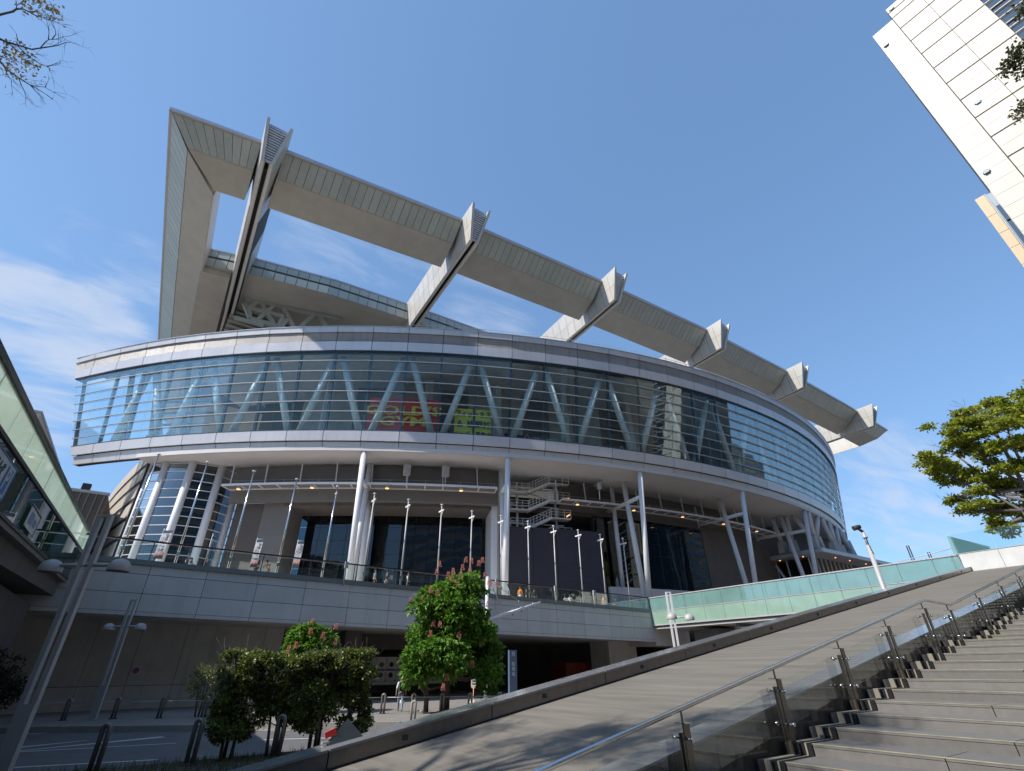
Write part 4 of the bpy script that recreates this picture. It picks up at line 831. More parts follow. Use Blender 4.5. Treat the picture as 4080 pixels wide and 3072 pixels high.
# handrail
hr = thing('handrail', (6, 5, 1), 'stainless handrail on posts with glass infill panels beside the steps', 'handrail')
def stz(a):
    z = .45
    for x, zz in allst:
        if a >= x: z = zz
    return z
flr = lambda a: (.516 + .1873 * (a - 5.345)) if a < land_a else (land_z if a < 18.5 else land_z + .147 + .1873 * (a - 18.5))
HP = [(1.5, .76), (5.0, 1.42), (15.73, 3.44), (17.4, 3.42), (44.6, 8.50)]
bld(lambda b: b.path([(a, 5.0, z) for a, z in HP], .031, 12), 'rail', m_steel, hr)
posts = [1.35, 3.7, 6.05, 8.4, 10.72, 13.05, 15.45, 17.1, 19.8, 22.5, 25.2, 27.9, 30.6, 33.3, 36.0, 38.7, 41.4, 44.1]
hz = lambda a: interp(a, [p[0] for p in HP], [p[1] for p in HP])
for a in posts:
    z0 = stz(a) - .02; z1 = hz(a) - .155
    p = bld(lambda b: (b.box(a - .06, a + .06, 4.945, 4.965, z0, z1), b.box(a - .06, a + .06, 5.025, 5.045, z0, z1 - .1)), 'post', m_bsteel, hr)
    bld(lambda b: b.box(a - .07, a + .07, 4.90, 5.08, z1, z1 + .008), 'post_cap', m_steel, p)
    bld(lambda b: b.tube((a, 5.0, z1), (a, 5.0, hz(a) - .02), .013, n=8), 'rail_stub', m_bsteel, p)
    for zz in (z1 - .16, z1 - .16 - .42):
        bld(lambda b: (b.tube((a - .0, 4.88, zz), (a, 5.16, zz), .011, n=8), b.tube((a, 5.13, zz), (a, 5.175, zz), .03, n=12), b.tube((a, 4.87, zz), (a, 4.90, zz), .026, n=12)), 'bolt', m_steel, p)
for i in range(len(posts) - 1):
    x0, x1 = posts[i] + .09, posts[i + 1] - .09
    f0 = lambda a: hz(a) - .155 - .68; f1 = lambda a: hz(a) - .155 - .09
    bld(lambda b: slope_box(b, x0, x1, 5.10, 5.112, f0, f1), 'glass_pane', g_clear, hr)

# ================================================================== GREEN GLASS BRIDGE, PLAZA, WHITE WALL
gbn = thing('glass_bridge', (48, 25, 5.7), 'bridge with two rows of pale green glass panels along its side', 'bridge')
bj = [39.95] + [37.6, 35.3] + [33.08, 30.87, 28.74, 26.52, 24.29, 22.1, 19.89, 17.68, 15.44, 13.18, 11.65]
for i in range(len(bj) - 1):
    y1, y0 = bj[i] - .015, bj[i + 1] + .015
    bld(lambda b: b.box(45.96, 46.0, y0, y1, 7.36, 8.62), 'upper_pane', g_green, gbn)
    bld(lambda b: b.box(45.96, 46.0, y0, y1, 5.98, 7.26), 'lower_pane', g_green2, gbn)
    bld(lambda b: b.box(46.02, 46.08, y0 - .05, y0 + .02, 5.95, 8.6), 'glass_fin', m_roofgrey, gbn)
    bld(lambda b: b.box(45.9, 45.98, y0 + .2, y0 + .3, 8.62, 8.66), 'rail_clip', m_signw, gbn)
bld(lambda b: b.box(45.9, 46.1, 11.65, 40, 8.63, 8.72), 'top_rail', m_dome, gbn)
bld(lambda b: b.box(45.93, 46.02, 11.65, 40, 7.275, 7.345), 'middle_rail', m_roofgrey, gbn)
bld(lambda b: b.box(45.88, 46.05, 11.65, 40, 5.86, 5.97), 'bottom_rail', m_dome, gbn)
bld(lambda b: b.box(46.12, 52, 11.3, 40, 5.75, 7.35), 'deck', m_brown, gbn)
bld(lambda b: [b.box(46.5, 51.8, y, y + .35, 5.3, 5.75) for y in (14, 18, 22, 26, 30, 34)], 'deck_beam', m_conc2, gbn)
bld(lambda b: b.box(46.1, 52, 11.65, 40, 5.55, 5.74), 'edge_beam', m_dome, gbn)
bld(lambda b: b.box(47.5, 51, 33, 36, 0, 5.3), 'bridge_pier', m_conc2, gbn)
for i in range(9): 
    y = 13 + i * 3.0; bld(lambda b: b.box(46.2, 46.24, y, y + .04, 7.4, 8.4), 'inner_post', m_steel, gbn)
b = MB(); b.box(46.3, 300, -300, 11.2, -.2, 7.4); struct('plaza', b, m_pave)
ww = thing('plaza_parapet', (46, 9, 7.4), 'white plaza parapet with clear glass screen at the head of the ramp', 'parapet')
ws = [11.55, 9.4, 7.2, 5.0, 2.8, .6, -1.6, -3.8, -6, -8.2]
for i in range(9):
    y1, y0 = ws[i] - .01, ws[i + 1] + .01
    bld(lambda b: b.box(46.0, 46.25, y0, y1, 7.42, 8.70), 'parapet_block', m_signw, ww)
    bld(lambda b: b.box(46.1, 46.12, y0 + .02, y1 - .02, 8.74, 10.05), 'glass_screen', g_rail, ww)
bld(lambda b: b.box(45.97, 46.28, -8.2, 11.57, 8.705, 8.74), 'coping', m_dome, ww)
bld(lambda b: b.hexa([(46.1, 11.9, 7.6), (46.12, 11.9, 7.6), (46.12, 11.6, 7.6), (46.1, 11.6, 7.6)][::1], [(46.1, 11.75, 10.0), (46.12, 11.75, 10.0), (46.12, 11.58, 10.0), (46.1, 11.58, 10.0)]), 'end_fin', g_green, ww)
bld(lambda b: b.hexa([(47.2, 10.0, 8.2), (47.22, 10.0, 8.2), (46.14, 11.62, 8.2), (46.12, 11.62, 8.2)], [(47.2, 10.0, 9.1), (47.22, 10.0, 9.1), (46.14, 11.6, 9.95), (46.12, 11.6, 9.95)]), 'glass_fin', g_green, ww)
g = thing('cafe_frame', (50, 14, 8), 'thin grey pipe frame above the right end of the green bridge', 'frame')
bld(lambda b: b.path([(50, 16.6, 8.6), (50, 16.6, 9.35), (50, 11.5, 9.9)], .03, 6), 'pipe', m_lampgrey, g); bld(lambda b: b.tube((50, 14.2, 8.6), (50, 14.2, 9.6), .025, n=6), 'pipe_post', m_lampgrey, g)
for (x, y, lab) in ((140, 43.5, 'left steel mast far behind the green bridge'), (150, 43.0, 'middle thin mast far behind the green bridge')):
    g = thing('far_mast', (x, y, 7), lab, 'mast', 'distant masts'); h = 25.5 if x == 140 else 25.0
    bld(lambda b: [b.bar((x + dx, y + dy, 7), (x + dx * .5, y + dy * .5, h), .09, .09) for dx in (-.4, .4) for dy in (-.4, .4)], 'mast_leg', m_lampgrey, g)
    bld(lambda b: [b.bar((x - .4, y - .4, 7 + i * 1.5), (x + .4, y + .4, 8.5 + i * 1.5), .06, .06) for i in range(11)], 'mast_brace', m_lampgrey, g)

# ================================================================== LEFT FOOTBRIDGE
lb = thing('left_footbridge', (-6, 25, 5.9), 'footbridge at the left edge with pale glass panels above dark green glass', 'bridge')
zt_ = lambda y: 8.52 + .0473 * (y - 14.3); zm_ = lambda y: 7.53 + .0455 * (y - 17.06); zb_ = lambda y: 6.26 + .0342 * (y - 20.6)
def ybox(b, x0, x1, y0, y1, f0, f1): b.hexa([(x0, y0, f0(y0)), (x1, y0, f0(y0)), (x1, y1, f0(y1)), (x0, y1, f0(y1))], [(x0, y0, f1(y0)), (x1, y0, f1(y0)), (x1, y1, f1(y1)), (x0, y1, f1(y1))])
y = 4.0
while y < 41:
    y1 = y + 2.27
    bld(lambda b: ybox(b, -4.53, -4.5, y + .012, y1 - .012, lambda v: zm_(v) + .08, lambda v: zt_(v) - .08), 'upper_pane', g_lb, lb)
    bld(lambda b: ybox(b, -4.53, -4.5, y + .012, y1 - .012, lambda v: zb_(v) + .02, lambda v: zm_(v) - .03), 'lower_pane', g_lbd, lb)
    if int(y) % 3 == 0: bld(lambda b: ybox(b, -4.75, -4.68, y - .04, y + .04, zb_, zt_), 'glass_post', m_steel, lb)
    y = y1
bld(lambda b: ybox(b, -4.60, -4.42, 3, 41.5, lambda v: zt_(v) - .08, lambda v: zt_(v) + .06), 'top_rail', m_rail, lb)
bld(lambda b: ybox(b, -4.56, -4.45, 3, 41.5, lambda v: zm_(v) - .03, lambda v: zm_(v) + .08), 'middle_rail', m_rail, lb)
bld(lambda b: ybox(b, -4.62, -4.45, 3, 41.0, lambda v: zb_(v) - .10, lambda v: zb_(v) + .0), 'bottom_rail', m_rail, lb)
bld(lambda b: ybox(b, -4.78, -4.50, 3, 40.6, lambda v: zb_(v) - .26, lambda v: zb_(v) - .11), 'edge_strip', m_pave, lb)
bld(lambda b: ybox(b, -12.5, -4.79, 3, 40.0, lambda v: zb_(v) - 1.0, lambda v: zb_(v) - .12), 'deck', m_conc2, lb)
bld(lambda b: ybox(b, -12.5, -4.9, 3, 41, lambda v: zt_(v) + .5, lambda v: zt_(v) + .6), 'canopy', m_conc2, lb) if False else None
bld(lambda b: b.box(-13, -5.6, 12, 40, 0, 5.4), 'abutment', m_conc2, lb)
ps = thing('parking_sign', (-4.4, 19, 6.5), 'white parking sign with blue border and blue P hung on the left footbridge', 'sign')
def pt_s(u, v, o=.0): y = 14.0 + 6.0 * u; return (-4.47 + o, y, zb_(y) + .2 + .98 * v)
bld(lambda b: b.hexa([pt_s(0, 0, -.02), pt_s(1, 0, -.02), pt_s(1, 0), pt_s(0, 0)], [pt_s(0, 1, -.02), pt_s(1, 1, -.02), pt_s(1, 1), pt_s(0, 1)]), 'board', m_signw, ps)
for u0, v0, u1, v1 in ((0.0, 0, 1, .05), (0, .95, 1, 1), (.985, .05, 1, .95)):
    bld(lambda b: b.hexa([pt_s(u0, v0, .003), pt_s(u1, v0, .003), pt_s(u1, v0, .012), pt_s(u0, v0, .012)], [pt_s(u0, v1, .003), pt_s(u1, v1, .003), pt_s(u1, v1, .012), pt_s(u0, v1, .012)]), 'border', m_blue, ps)
bld(lambda b: b.hexa([pt_s(.84, .14, .003), pt_s(.955, .14, .003), pt_s(.955, .14, .008), pt_s(.84, .14, .008)], [pt_s(.84, .86, .003), pt_s(.955, .86, .003), pt_s(.955, .86, .008), pt_s(.84, .86, .008)]), 'blue_square', m_blue, ps)
text_mesh('P', .86, 'lettering', m_signw, ps, pt_s(.895, .5, .016), (0, 1, 0), (0, 0, 1), depth=.004, bold=.015)
text_mesh('ひろば', .62, 'lettering', mat('sign_ink', (.03, .09, .16), rand=0), ps, pt_s(.64, .5, .016), (0, 1, 0), (0, 0, 1), depth=.004, bold=.01)
po = thing('poster_frame', (-4.4, 25, 6.6), 'small framed white poster on the dark glass of the left footbridge', 'poster')
bld(lambda b: b.box(-4.44, -4.42, 23.6, 25.6, 6.55, 7.2), 'sheet', m_flag, po)
bld(lambda b: (b.box(-4.45, -4.40, 23.5, 25.7, 7.25, 7.28), b.box(-4.45, -4.40, 25.65, 25.7, 6.5, 7.28)), 'frame', m_lampgrey, po)
bld(lambda b: (b.box(-4.415, -4.41, 23.9, 24.6, 6.7, 7.1), b.box(-4.415, -4.41, 24.8, 25.3, 6.75, 7.0)), 'print', m_cb, po)
# buildings further left
g = thing('annex_building', (-9, 72, 7.5), 'dark low annex with thin upright fins between the left footbridge and the arena', 'building')
bld(lambda b: b.box(-24, -7.6, 72.0, 90, 7.5, 19.8), 'wall', m_conc2, g); bld(lambda b: b.box(-24.2, -7.5, 71.8, 72.2, 19.8, 20.1), 'roof_edge', m_roofgrey, g)
for i in range(14): x = -7.9 - i * .72; bld(lambda b: b.box(x - .04, x + .04, 71.6, 71.98, 8, 19.7), 'fin', m_brown, g)
for i, ch in enumerate('ング'): text_mesh(ch, .9, 'lettering', m_blue, g, (-9.9 + i * .9, 71.55, 15.4), (1, 0, 0), (0, 0, 1), depth=.02)
g2 = thing('roof_camera', (-9.9, 72.3, 20.1), 'small dark camera housing on the roof edge of the dark annex', 'camera')
bld(lambda b: (b.box(-10.3, -9.5, 72.1, 72.7, 20.2, 20.9), b.tube((-9.9, 72.4, 20.1), (-9.9, 72.4, 20.4), .15, n=8)), 'housing', m_dark, g2)
g = thing('pale_building', (-22, 90, 0), 'tall pale building edge rising behind the left footbridge', 'building')
bld(lambda b: b.box(-34, -17.9, 77.5, 150, 0, 30), 'wall', m_inner, g); bld(lambda b: b.box(-34.1, -17.8, 77.3, 150, 30, 30.25), 'roof_edge', m_cap, g)

# ================================================================== TOWERS
tw = thing('office_tower', (80, -20, 0), 'very tall cream panelled office tower in the upper right corner', 'tower')
bld(lambda b: (b.box(80.1, 100, -4.15, -.93, 0, 100.85), b.box(80.1, 110, -60, -4.2, 0, 104.1)), 'core', m_conc2, tw)
z = 100.9; k = 0
fl = [104.1, 102.6, 100.9, 97.33, 93.1, 88.9, 84.42, 79.96, 75.38, 70.83, 66.26, 61.75, 57.2, 52.7, 48.2, 43.7, 39.2, 34.7, 30.2, 25.7, 21.2, 16.7, 12.2, 7.6]
for i in range(len(fl) - 1):
    z1, z0 = fl[i], fl[i + 1]; zm = (z0 + z1) / 2
    for (y0, y1) in ((-4.15, -.93),):
        if z1 < 101: 
            for q0, q1 in ((z0, zm), (zm, z1)): bld(lambda b: b.box(80, 80.1, y0 + .02, y1, q0 + .02, q1 - .02), 'wall_panel', m_tower, tw)
    for (y0, y1) in ((-8.4, -4.22), (-12.5, -8.4)):
        for q0, q1 in ((z0 + .22, zm), (zm, z1)): bld(lambda b: b.box(79.9, 80.1, y0 + .03, y1 - .03, q0 + .02, q1 - .02), 'wall_panel', m_tower, tw)
    for q0, q1 in ((z0 + .3, z0 + 1.6), (z0 + 1.9, z1 - .1)): bld(lambda b: b.box(80.0, 80.08, -24, -12.6, q0, q1), 'window', g_tower, tw)
    for q in (z0 + .15, z0 + 1.75, z0 + 2.9): bld(lambda b: b.box(79.75, 79.95, -24, -12.52, q - .06, q + .06), 'sunshade', m_signw, tw)
for y, z in ((-1.6, 96.5), (-4.9, 103.2), (-1.75, 61.5), (-5.4, 73.2)):
    bld(lambda b: (b.box(79.7, 79.98, y - .28, y + .28, z - .3, z + .3), b.box(79.75, 79.9, y - .4, y + .4, z - .1, z + .1)), 'wall_fixture', m_mull, tw)
tn = thing('tan_building', (84, 0, 0), 'tan panelled building peeping out behind the cream tower', 'building')
bld(lambda b: b.box(81.2, 100, -1.5, .80, 0, 59.0), 'core', m_mull, tn)
tz = [59.1, 55.42, 52.28, 49.5, 46.6, 43.6, 40.6, 37.6, 34.6, 31.6, 28.6, 25.6]
for i in range(len(tz) - 1):
    bld(lambda b: b.box(81.0, 81.2, -.15, .85, tz[i + 1] + .03, tz[i] - .03), 'wall_panel', m_tan, tn)
    if i: bld(lambda b: b.box(81.0, 81.1, -.85, -.45, tz[i] - 1.6 - .2, tz[i] + 1.0), 'window', g_tower, tn)
    bld(lambda b: (b.box(80.9, 81.15, -.3, -.24, tz[i + 1], tz[i]), b.box(80.9, 81.15, -.95, -.9, tz[i + 1], tz[i])), 'drain_pipe', m_tower, tn)

# city blocks behind the camera, mirrored in the arena glass
def block(name, x0, x1, y0, y1, h, m, lab, face):
    g = thing(name, ((x0 + x1) / 2, (y0 + y1) / 2, 0), lab, 'building'); bld(lambda b: b.box(x0, x1, y0, y1, 0, h), 'wall', m, g)
    w = MB(); nz_ = int(h / 4)
    for k in range(nz_):
        z = 4 + k * 4 - 1.2
        if face == '+y': w.box(x0 + 1, x1 - 1, y1, y1 + .1, z, z + 1.9)
        else: w.box(x1, x1 + .1, y0 + 1, y1 - 1, z, z + 1.9)
    tag(w.build('window_bands', g_tower, g), kind='stuff'); return g
block('rear_tower', 8, 42, -95, -70, 105, m_office, 'grey office block behind the viewer mirrored in the lobby glass', '+y')
block('rear_block', -60, 4, -90, -62, 66, m_office, 'long pale block behind the viewer to the left', '+y')
block('rear_hall', 46, 110, -100, -66, 78, m_office, 'long grey hall behind the viewer to the right', '+y')
block('rear_slab', 115, 230, -110, -60, 60, m_tan, 'tan slab block far behind the viewer to the right', '+y')
block('side_block', -170, -110, -110, 10, 42, m_office, 'grey block far to the left of the viewer', '+x')

# ================================================================== POLES, LAMPS, BOLLARDS
FP = [(-2.5, 15.55), (.57, 15.62), (3.78, 15.55), (6.98, 15.5), (10.27, 15.48), (13.54, 15.43), (16.74, 15.42), (20.1, 15.48), (23.39, 15.36), (26.75, 15.38), (30.1, 15.3), (33.5, 15.26), (37.0, 15.28), (40.3, 15.2), (43.95, 15.2)]
FL = ['leftmost flagpole in front of the round glass drum', 'second flagpole from the left in front of the glass drum', 'flagpole before the dark ribbed wall', 'flagpole before the left edge of the first lobby glass', 'flagpole at the right of the first lobby glass', 'flagpole crossing the left V shaped column pair',
      'flagpole before the left part of the wide lobby glass', 'flagpole before the middle of the wide lobby glass', 'flagpole rising behind the flowering tree', 'flagpole directly left of the thick central column', 'flagpole before the left part of the dark screen',
      'flagpole before the right part of the dark screen', 'flagpole just right of the dark screen', 'flagpole before the right lobby glass, second from the right end', 'rightmost flagpole near the green bridge corner']
fp0 = None
for i, (a, zt) in enumerate(FP):
    zf = zs(7.75, a)
    g = thing('flagpole', (a, 41.0, zf), 'white metal ' + FL[i] + '', 'flagpole', 'flagpoles along the walkway')
    bld(lambda b: b.tube((a, 41, zf), (a, 41, zt - .1), .085, .05, n=10), 'pole', m_lampgrey if i > 4 else m_steel, g)
    bld(lambda b: b.lathe((a, 41, zt - .1), [(.05, 0), (.13, .03), (.13, .09), (.05, .13), (0, .13)], 12), 'finial', m_white, g)
    bld(lambda b: b.lathe((a, 41, zf), [(.16, 0), (.16, .04), (.1, .06), (.1, .35), (.085, .4)], 10), 'base', m_steel, g)
    if i >= 4:
        L = .25 if i == 4 else .5
        bld(lambda b: (b.bar((a, 41 - L, zt - .62), (a, 41 + L, zt - .62), .09, .12), b.bar((a, 41 - L * .75, zt - .64), (a, 41, zt - 1.15), .04, .04)), 'cross_arm', m_white, g)
    bld(lambda b: b.box(a - .1, a + .1, 40.88, 40.98, zf + 1.0, zf + 1.25), 'cleat_box', m_steel, g)

def twin_lamp(x, y, h, hz_, dirv, label, mats=m_lampgrey, heads=None, k=1.):
    g = thing('street_lamp', (x, y, 0), label, 'street lamp', 'twin domed street lamps'); d = Vector((*dirv, 0)).normalized(); c = Vector((x, y, 0))
    for s in (-1, 1):
        bld(lambda b: b.bar(c + d * s * .135 + Vector((0, 0, 1.5)), c + d * s * .135 + Vector((0, 0, h)), .10, .12, (d.x, d.y, 0)), 'post_rail', mats, g)
    bld(lambda b: b.bar(c, c + Vector((0, 0, 1.5)), .37, .12, (d.y, -d.x, 0)) if False else b.bar(c, c + Vector((0, 0, 1.5)), .12, .37, (d.x, d.y, 0)), 'post_base', mats, g)
    bld(lambda b: b.bar(c - d * .185 + Vector((0, 0, h + .03)), c + d * .185 + Vector((0, 0, h + .03)), .12, .06), 'post_cap', mats, g)
    for hv in (heads or [d * -.86, d * .86]):
        hv = Vector((hv[0], hv[1], 0)); bld(lambda b: b.tube(c + Vector((0, 0, hz_)), c + hv * .84 + Vector((0, 0, hz_)), .045, n=8), 'arm', mats, g)
        p = c + hv + Vector((0, 0, hz_ - .1))
        hd = bld(lambda b: b.lathe(p, [(.335 * k, -.07 * k), (.345 * k, 0), (.33 * k, .09 * k), (.28 * k, .2 * k), (.19 * k, .28 * k), (.08 * k, .325 * k), (0, .335 * k)], 20), 'lamp_dome', m_dome, g)
        bld(lambda b: b.lathe(p + Vector((0, 0, -.07 * k)), [(0, .0), (.33 * k, .0), (.33 * k, .012), (0, .012)], 20), 'lamp_lens', m_lens, hd)
twin_lamp(-1.62, 16.6, 5.62, 4.42, (.823, -.568), 'large twin domed lamp post nearest the viewer at the left edge', k=.74)
twin_lamp(-.83, 36.2, 5.5, 4.22, (.823, -.568), 'twin domed lamp post standing before the left concrete wall', k=.82)
twin_lamp(29.6, 24.0, 6.5, 4.95, (.823, -.568), 'twin domed lamp post rising behind the ramp wall before the green bridge', m_white, [(-.67, -.54), (1.02, -.62)])

g = thing('camera_pole', (38.2, 14, 0), 'white pole with surveillance camera on top before the green bridge', 'pole')
bld(lambda b: b.tube((38.2, 14, 0), (38.2, 14, 8.9), .17, .13, n=14), 'pole', m_dome, g)
bld(lambda b: (b.tube((38.2, 14, 8.9), (38.2, 14, 9.75), .09, n=10), b.tube((38.2, 14, 9.35), (38.2, 14, 9.42), .17, n=10)), 'neck', m_lampgrey, g)
bld(lambda b: (b.tube((38.2, 14, 9.75), (37.95, 14.2, 10.05), .09, n=8), b.tube((37.8, 14.35, 10.0), (38.15, 14.05, 10.12), .16, .13, n=12)), 'camera_head', m_dark, g)
bld(lambda b: b.path([(38.1, 13.9, 9.4), (37.9, 13.85, 9.0), (38.05, 13.85, 8.6), (38.2, 13.85, 8.3)], .025, 6), 'cable', m_dark, g)
g = thing('short_post', (32.2, 21, 0), 'short white post top just right of the lamp post behind the ramp wall', 'post')
bld(lambda b: b.tube((31.6, 21.5, 0), (31.6, 21.5, 3.35), .13, n=10), 'post', m_dome, g); bld(lambda b: b.box(31.55, 31.66, 21.34, 21.38, 3.05, 3.15), 'plate', m_dark, g)

g = thing('crane_mast', (22.15, 35.95, 0), 'white mast with a rising boom held by two chains right of the flowering tree', 'mast')
bld(lambda b: b.tube((22.15, 35.95, 0), (22.15, 35.95, 8.55), .13, n=12), 'mast_pole', m_white, g)
bld(lambda b: b.tube((22.2, 35.95, 5.35), (27.5, 35.95, 6.9), .11, .09, n=10), 'boom', m_white, g)
bld(lambda b: b.hexa([(22.25, 35.92, 4.85), (24.1, 35.92, 5.75), (24.1, 35.98, 5.75), (22.25, 35.98, 4.85)], [(22.25, 35.92, 5.25), (24.1, 35.92, 5.83), (24.1, 35.98, 5.83), (22.25, 35.98, 5.25)]), 'gusset', m_signw, g)
for q in ((23.9, 5.9), (25.95, 6.5)):
    bld(lambda b: b.tube((22.2, 35.95, 8.4), (q[0], 35.95, q[1]), .025, n=6), 'stay_chain', m_dome, g)
    bld(lambda b: [b.tube((22.2 + (q[0] - 22.2) * u, 35.95, 8.4 + (q[1] - 8.4) * u), (22.2 + (q[0] - 22.2) * (u + .04), 35.95, 8.4 + (q[1] - 8.4) * (u + .04)), .05, n=6) for u in (.3, .55, .8)], 'chain_knot', m_dome, g)
for u in (.45, .62, .85):
    x = 22.2 + 5.3 * u; z = 5.35 + 1.55 * u; bld(lambda b: (b.tube((x, 35.95, z - .22), (x, 35.95, z + .2), .03, n=6), b.tube((x, 35.95, z - .25), (x + .15, 35.95, z - .2), .06, n=8)), 'fitting', m_dome, g)

def bollard(x, y, z, d, label, h=.95, mt=m_boll, grp='hoop bollards along the far kerb'):
    d = Vector((*d, 0)).normalized(); g = thing('bollard', (x, y, z), label, 'bollard', grp); w = .085
    pts = []
    for k in range(0, 9):
        a = math.pi * k / 8; pts.append(Vector((x, y, z + h - w - .055)) + d * (-w * math.cos(a)) + Vector((0, 0, w * math.sin(a))))
    pts = [Vector((x, y, z)) - d * w] + pts + [Vector((x, y, z)) + d * w]
    bld(lambda b: b.path(pts, .055, 10), 'hoop', mt, g); bld(lambda b: b.lathe((x, y, z), [(.2, 0), (.2, .02), (.0, .03)], 12), 'foot_plate', m_dark, g); return g
fb = [(-4.0, 38.0), (-2.05, 37.15), (0.0, 36.4), (1.95, 35.3), (3.85, 34.2), (5.8, 33.2), (7.7, 32.2), (9.8, 31.1), (11.95, 30.0), (13.35, 29.15), (14.6, 28.2), (15.9, 27.4), (17.3, 26.6), (18.7, 25.8)]
fbl = ['hoop bollard left of the far lamp post', 'hoop bollard just left of the far lamp post foot', 'hoop bollard right of the far lamp post', 'hoop bollard left of the sparse shrub', 'hoop bollard behind the sparse shrub', 'hoop bollard hidden by the hedge, left', 'hoop bollard hidden by the hedge, middle', 'hoop bollard hidden by the hedge, right',
       'hoop bollard right of the hedge', 'hoop bollard left of the walking person', 'hoop bollard left of the flowering tree trunk', 'hoop bollard right of the flowering tree trunk', 'hoop bollard before the dark underpass near the ramp wall', 'last hoop bollard half hidden by the ramp wall']
for i, (x, y) in enumerate(fb):
    n_ = fb[min(i + 1, len(fb) - 1)]; p_ = fb[max(i - 1, 0)]; bollard(x, y, 0, (.82, -.57), fbl[i])
    if i < len(fb) - 1:
        bar = bld(lambda b: b.tube((x + .1, y - .05, .74), (n_[0] - .1, n_[1] + .05, .74), .022, n=6), 'guard_rail', m_lampgrey, None, (x, y, .74))
        tag(bar, 'thin guard rail starting at the ' + fbl[i].replace('hoop ', ''), 'guard rail', 'guard rails between the far bollards')
for (x, y, z, lab) in ((-.05, 17.45, .03, 'dark hoop bollard at the bottom edge left'), (1.93, 17.5, .03, 'dark hoop bollard left of the clipped hedge'), (3.96, 17.36, .03, 'dark hoop bollard under the middle of the hedge'), (5.1, 18.0, .03, 'dark hoop bollard under the right end of the hedge')):
    bollard(x, y, z, (.82, -.57), lab, 1.0, m_boll, 'near hoop bollards')
bollard(11.24, 24.5, -.2, (.82, -.57), 'short stone arch bollard with chain just beyond the ramp wall', 1.05, m_kerb, 'near hoop bollards')
tag(bld(lambda b: [b.path([(11.4 + t * .34, 24.4 - t * .2, .45 - .2 * math.sin(math.pi * t / 6)) for t in range(7)], .02, 5)], 'chain', m_bsteel, None, (12, 24, .4)), 'dark chain hanging from the short arch bollard', 'chain')

for (x, y, lab) in ((16.6, 38.3, 'left round topped bus stop style sign on a stand in the underpass'), (20.5, 34.9, 'right round topped stand sign beyond the flowering tree')):
    g = thing('stand_sign', (x, y, 0), lab, 'sign', 'orange framed stand signs'); d = Vector((.823, -.568, 0)); c = Vector((x, y, 0))
    def shp(b, w, z0, z1, t):
        pts = [(-w, z0 + w)] + [(-w * math.cos(math.pi * k / 8), z0 + w - w * math.sin(math.pi * k / 8)) for k in range(1, 8)] + [(w, z0 + w), (w, z1 - w)] + [(w * math.cos(math.pi * k / 8), z1 - w + w * math.sin(math.pi * k / 8)) for k in range(1, 8)] + [(-w, z1 - w)]
        n = len(pts); nn = Vector((-d.y, d.x, 0)) * -1; vs = [c + d * p[0] + Vector((0, 0, p[1])) + nn * o for o in (-t, t) for p in pts]
        b.add(vs, [tuple(range(n)), tuple(range(n, 2 * n))[::-1]] + [(k, (k + 1) % n, n + (k + 1) % n, n + k) for k in range(n)])
    bld(lambda b: shp(b, .19, .82, 1.72, .02), 'board', m_signo, g); bld(lambda b: shp(b, .155, .86, 1.68, .026), 'face', m_signw, g)
    bld(lambda b: b.tube((x, y, .12), (x, y, .85), .03, n=8), 'stand', m_signo, g); bld(lambda b: b.lathe((x, y, 0), [(.26, 0), (.2, .12), (.05, .2), (0, .2)], 12), 'foot', m_conc, g)
    nn = Vector((d.y, -d.x, 0)); p = c + nn * .03 + Vector((0, 0, 1.5))
    bld(lambda b: b.add([p + d * .11 * math.cos(k * math.pi / 8) + Vector((0, 0, .11 * math.sin(k * math.pi / 8))) for k in range(16)] + [p + nn * .006 + d * .11 * math.cos(k * math.pi / 8) + Vector((0, 0, .11 * math.sin(k * math.pi / 8))) for k in range(16)], [tuple(range(16))[::-1], tuple(range(16, 32))] + [(k, (k + 1) % 16, 16 + (k + 1) % 16, 16 + k) for k in range(16)]), 'blue_disc', m_blue, g)
    for j, ch in enumerate('駐車禁止'): text_mesh(ch, .13, 'lettering', m_navy, g, p + nn * .002 + d * (-.05 + .1 * (j % 2)) + Vector((0, 0, -.22 - .17 * (j // 2))), d, (0, 0, 1), depth=.003)
# wedge shaped cover with stickers on the ramp wall
g = thing('wedge_cover', (3.9, 11.7, .8), 'grey triangular metal cover with red and white stickers on the ramp wall', 'cover')
bld(lambda b: b.add([(3.55, 11.55, wz(3.55)), (4.25, 11.55, wz(4.25)), (3.95, 11.72, wz(3.9) + .36), (3.55, 11.95, wz(3.55) - .1), (4.25, 11.95, wz(4.25) - .1)], [(0, 1, 2), (1, 4, 2), (4, 3, 2), (3, 0, 2), (0, 3, 4, 1)]), 'cover', m_bsteel, g)
bld(lambda b: b.add([(3.50, 11.62, wz(3.5) + .22), (3.68, 11.60, wz(3.6) + .27), (3.74, 11.61, wz(3.6) + .16), (3.53, 11.63, wz(3.5) + .12), (3.50, 11.66, wz(3.5) + .22), (3.68, 11.64, wz(3.6) + .27), (3.74, 11.65, wz(3.6) + .16), (3.53, 11.67, wz(3.5) + .12)], [(0, 1, 2, 3), (7, 6, 5, 4), (0, 4, 5, 1), (1, 5, 6, 2), (2, 6, 7, 3), (3, 7, 4, 0)]), 'red_sticker', m_red, g)
for k in range(3): bld(lambda b: b.box(3.47, 3.64, 11.6, 11.64, wz(3.5) + .04 - k * .075, wz(3.5) + .075 - k * .075), 'white_sticker', m_signw, g)

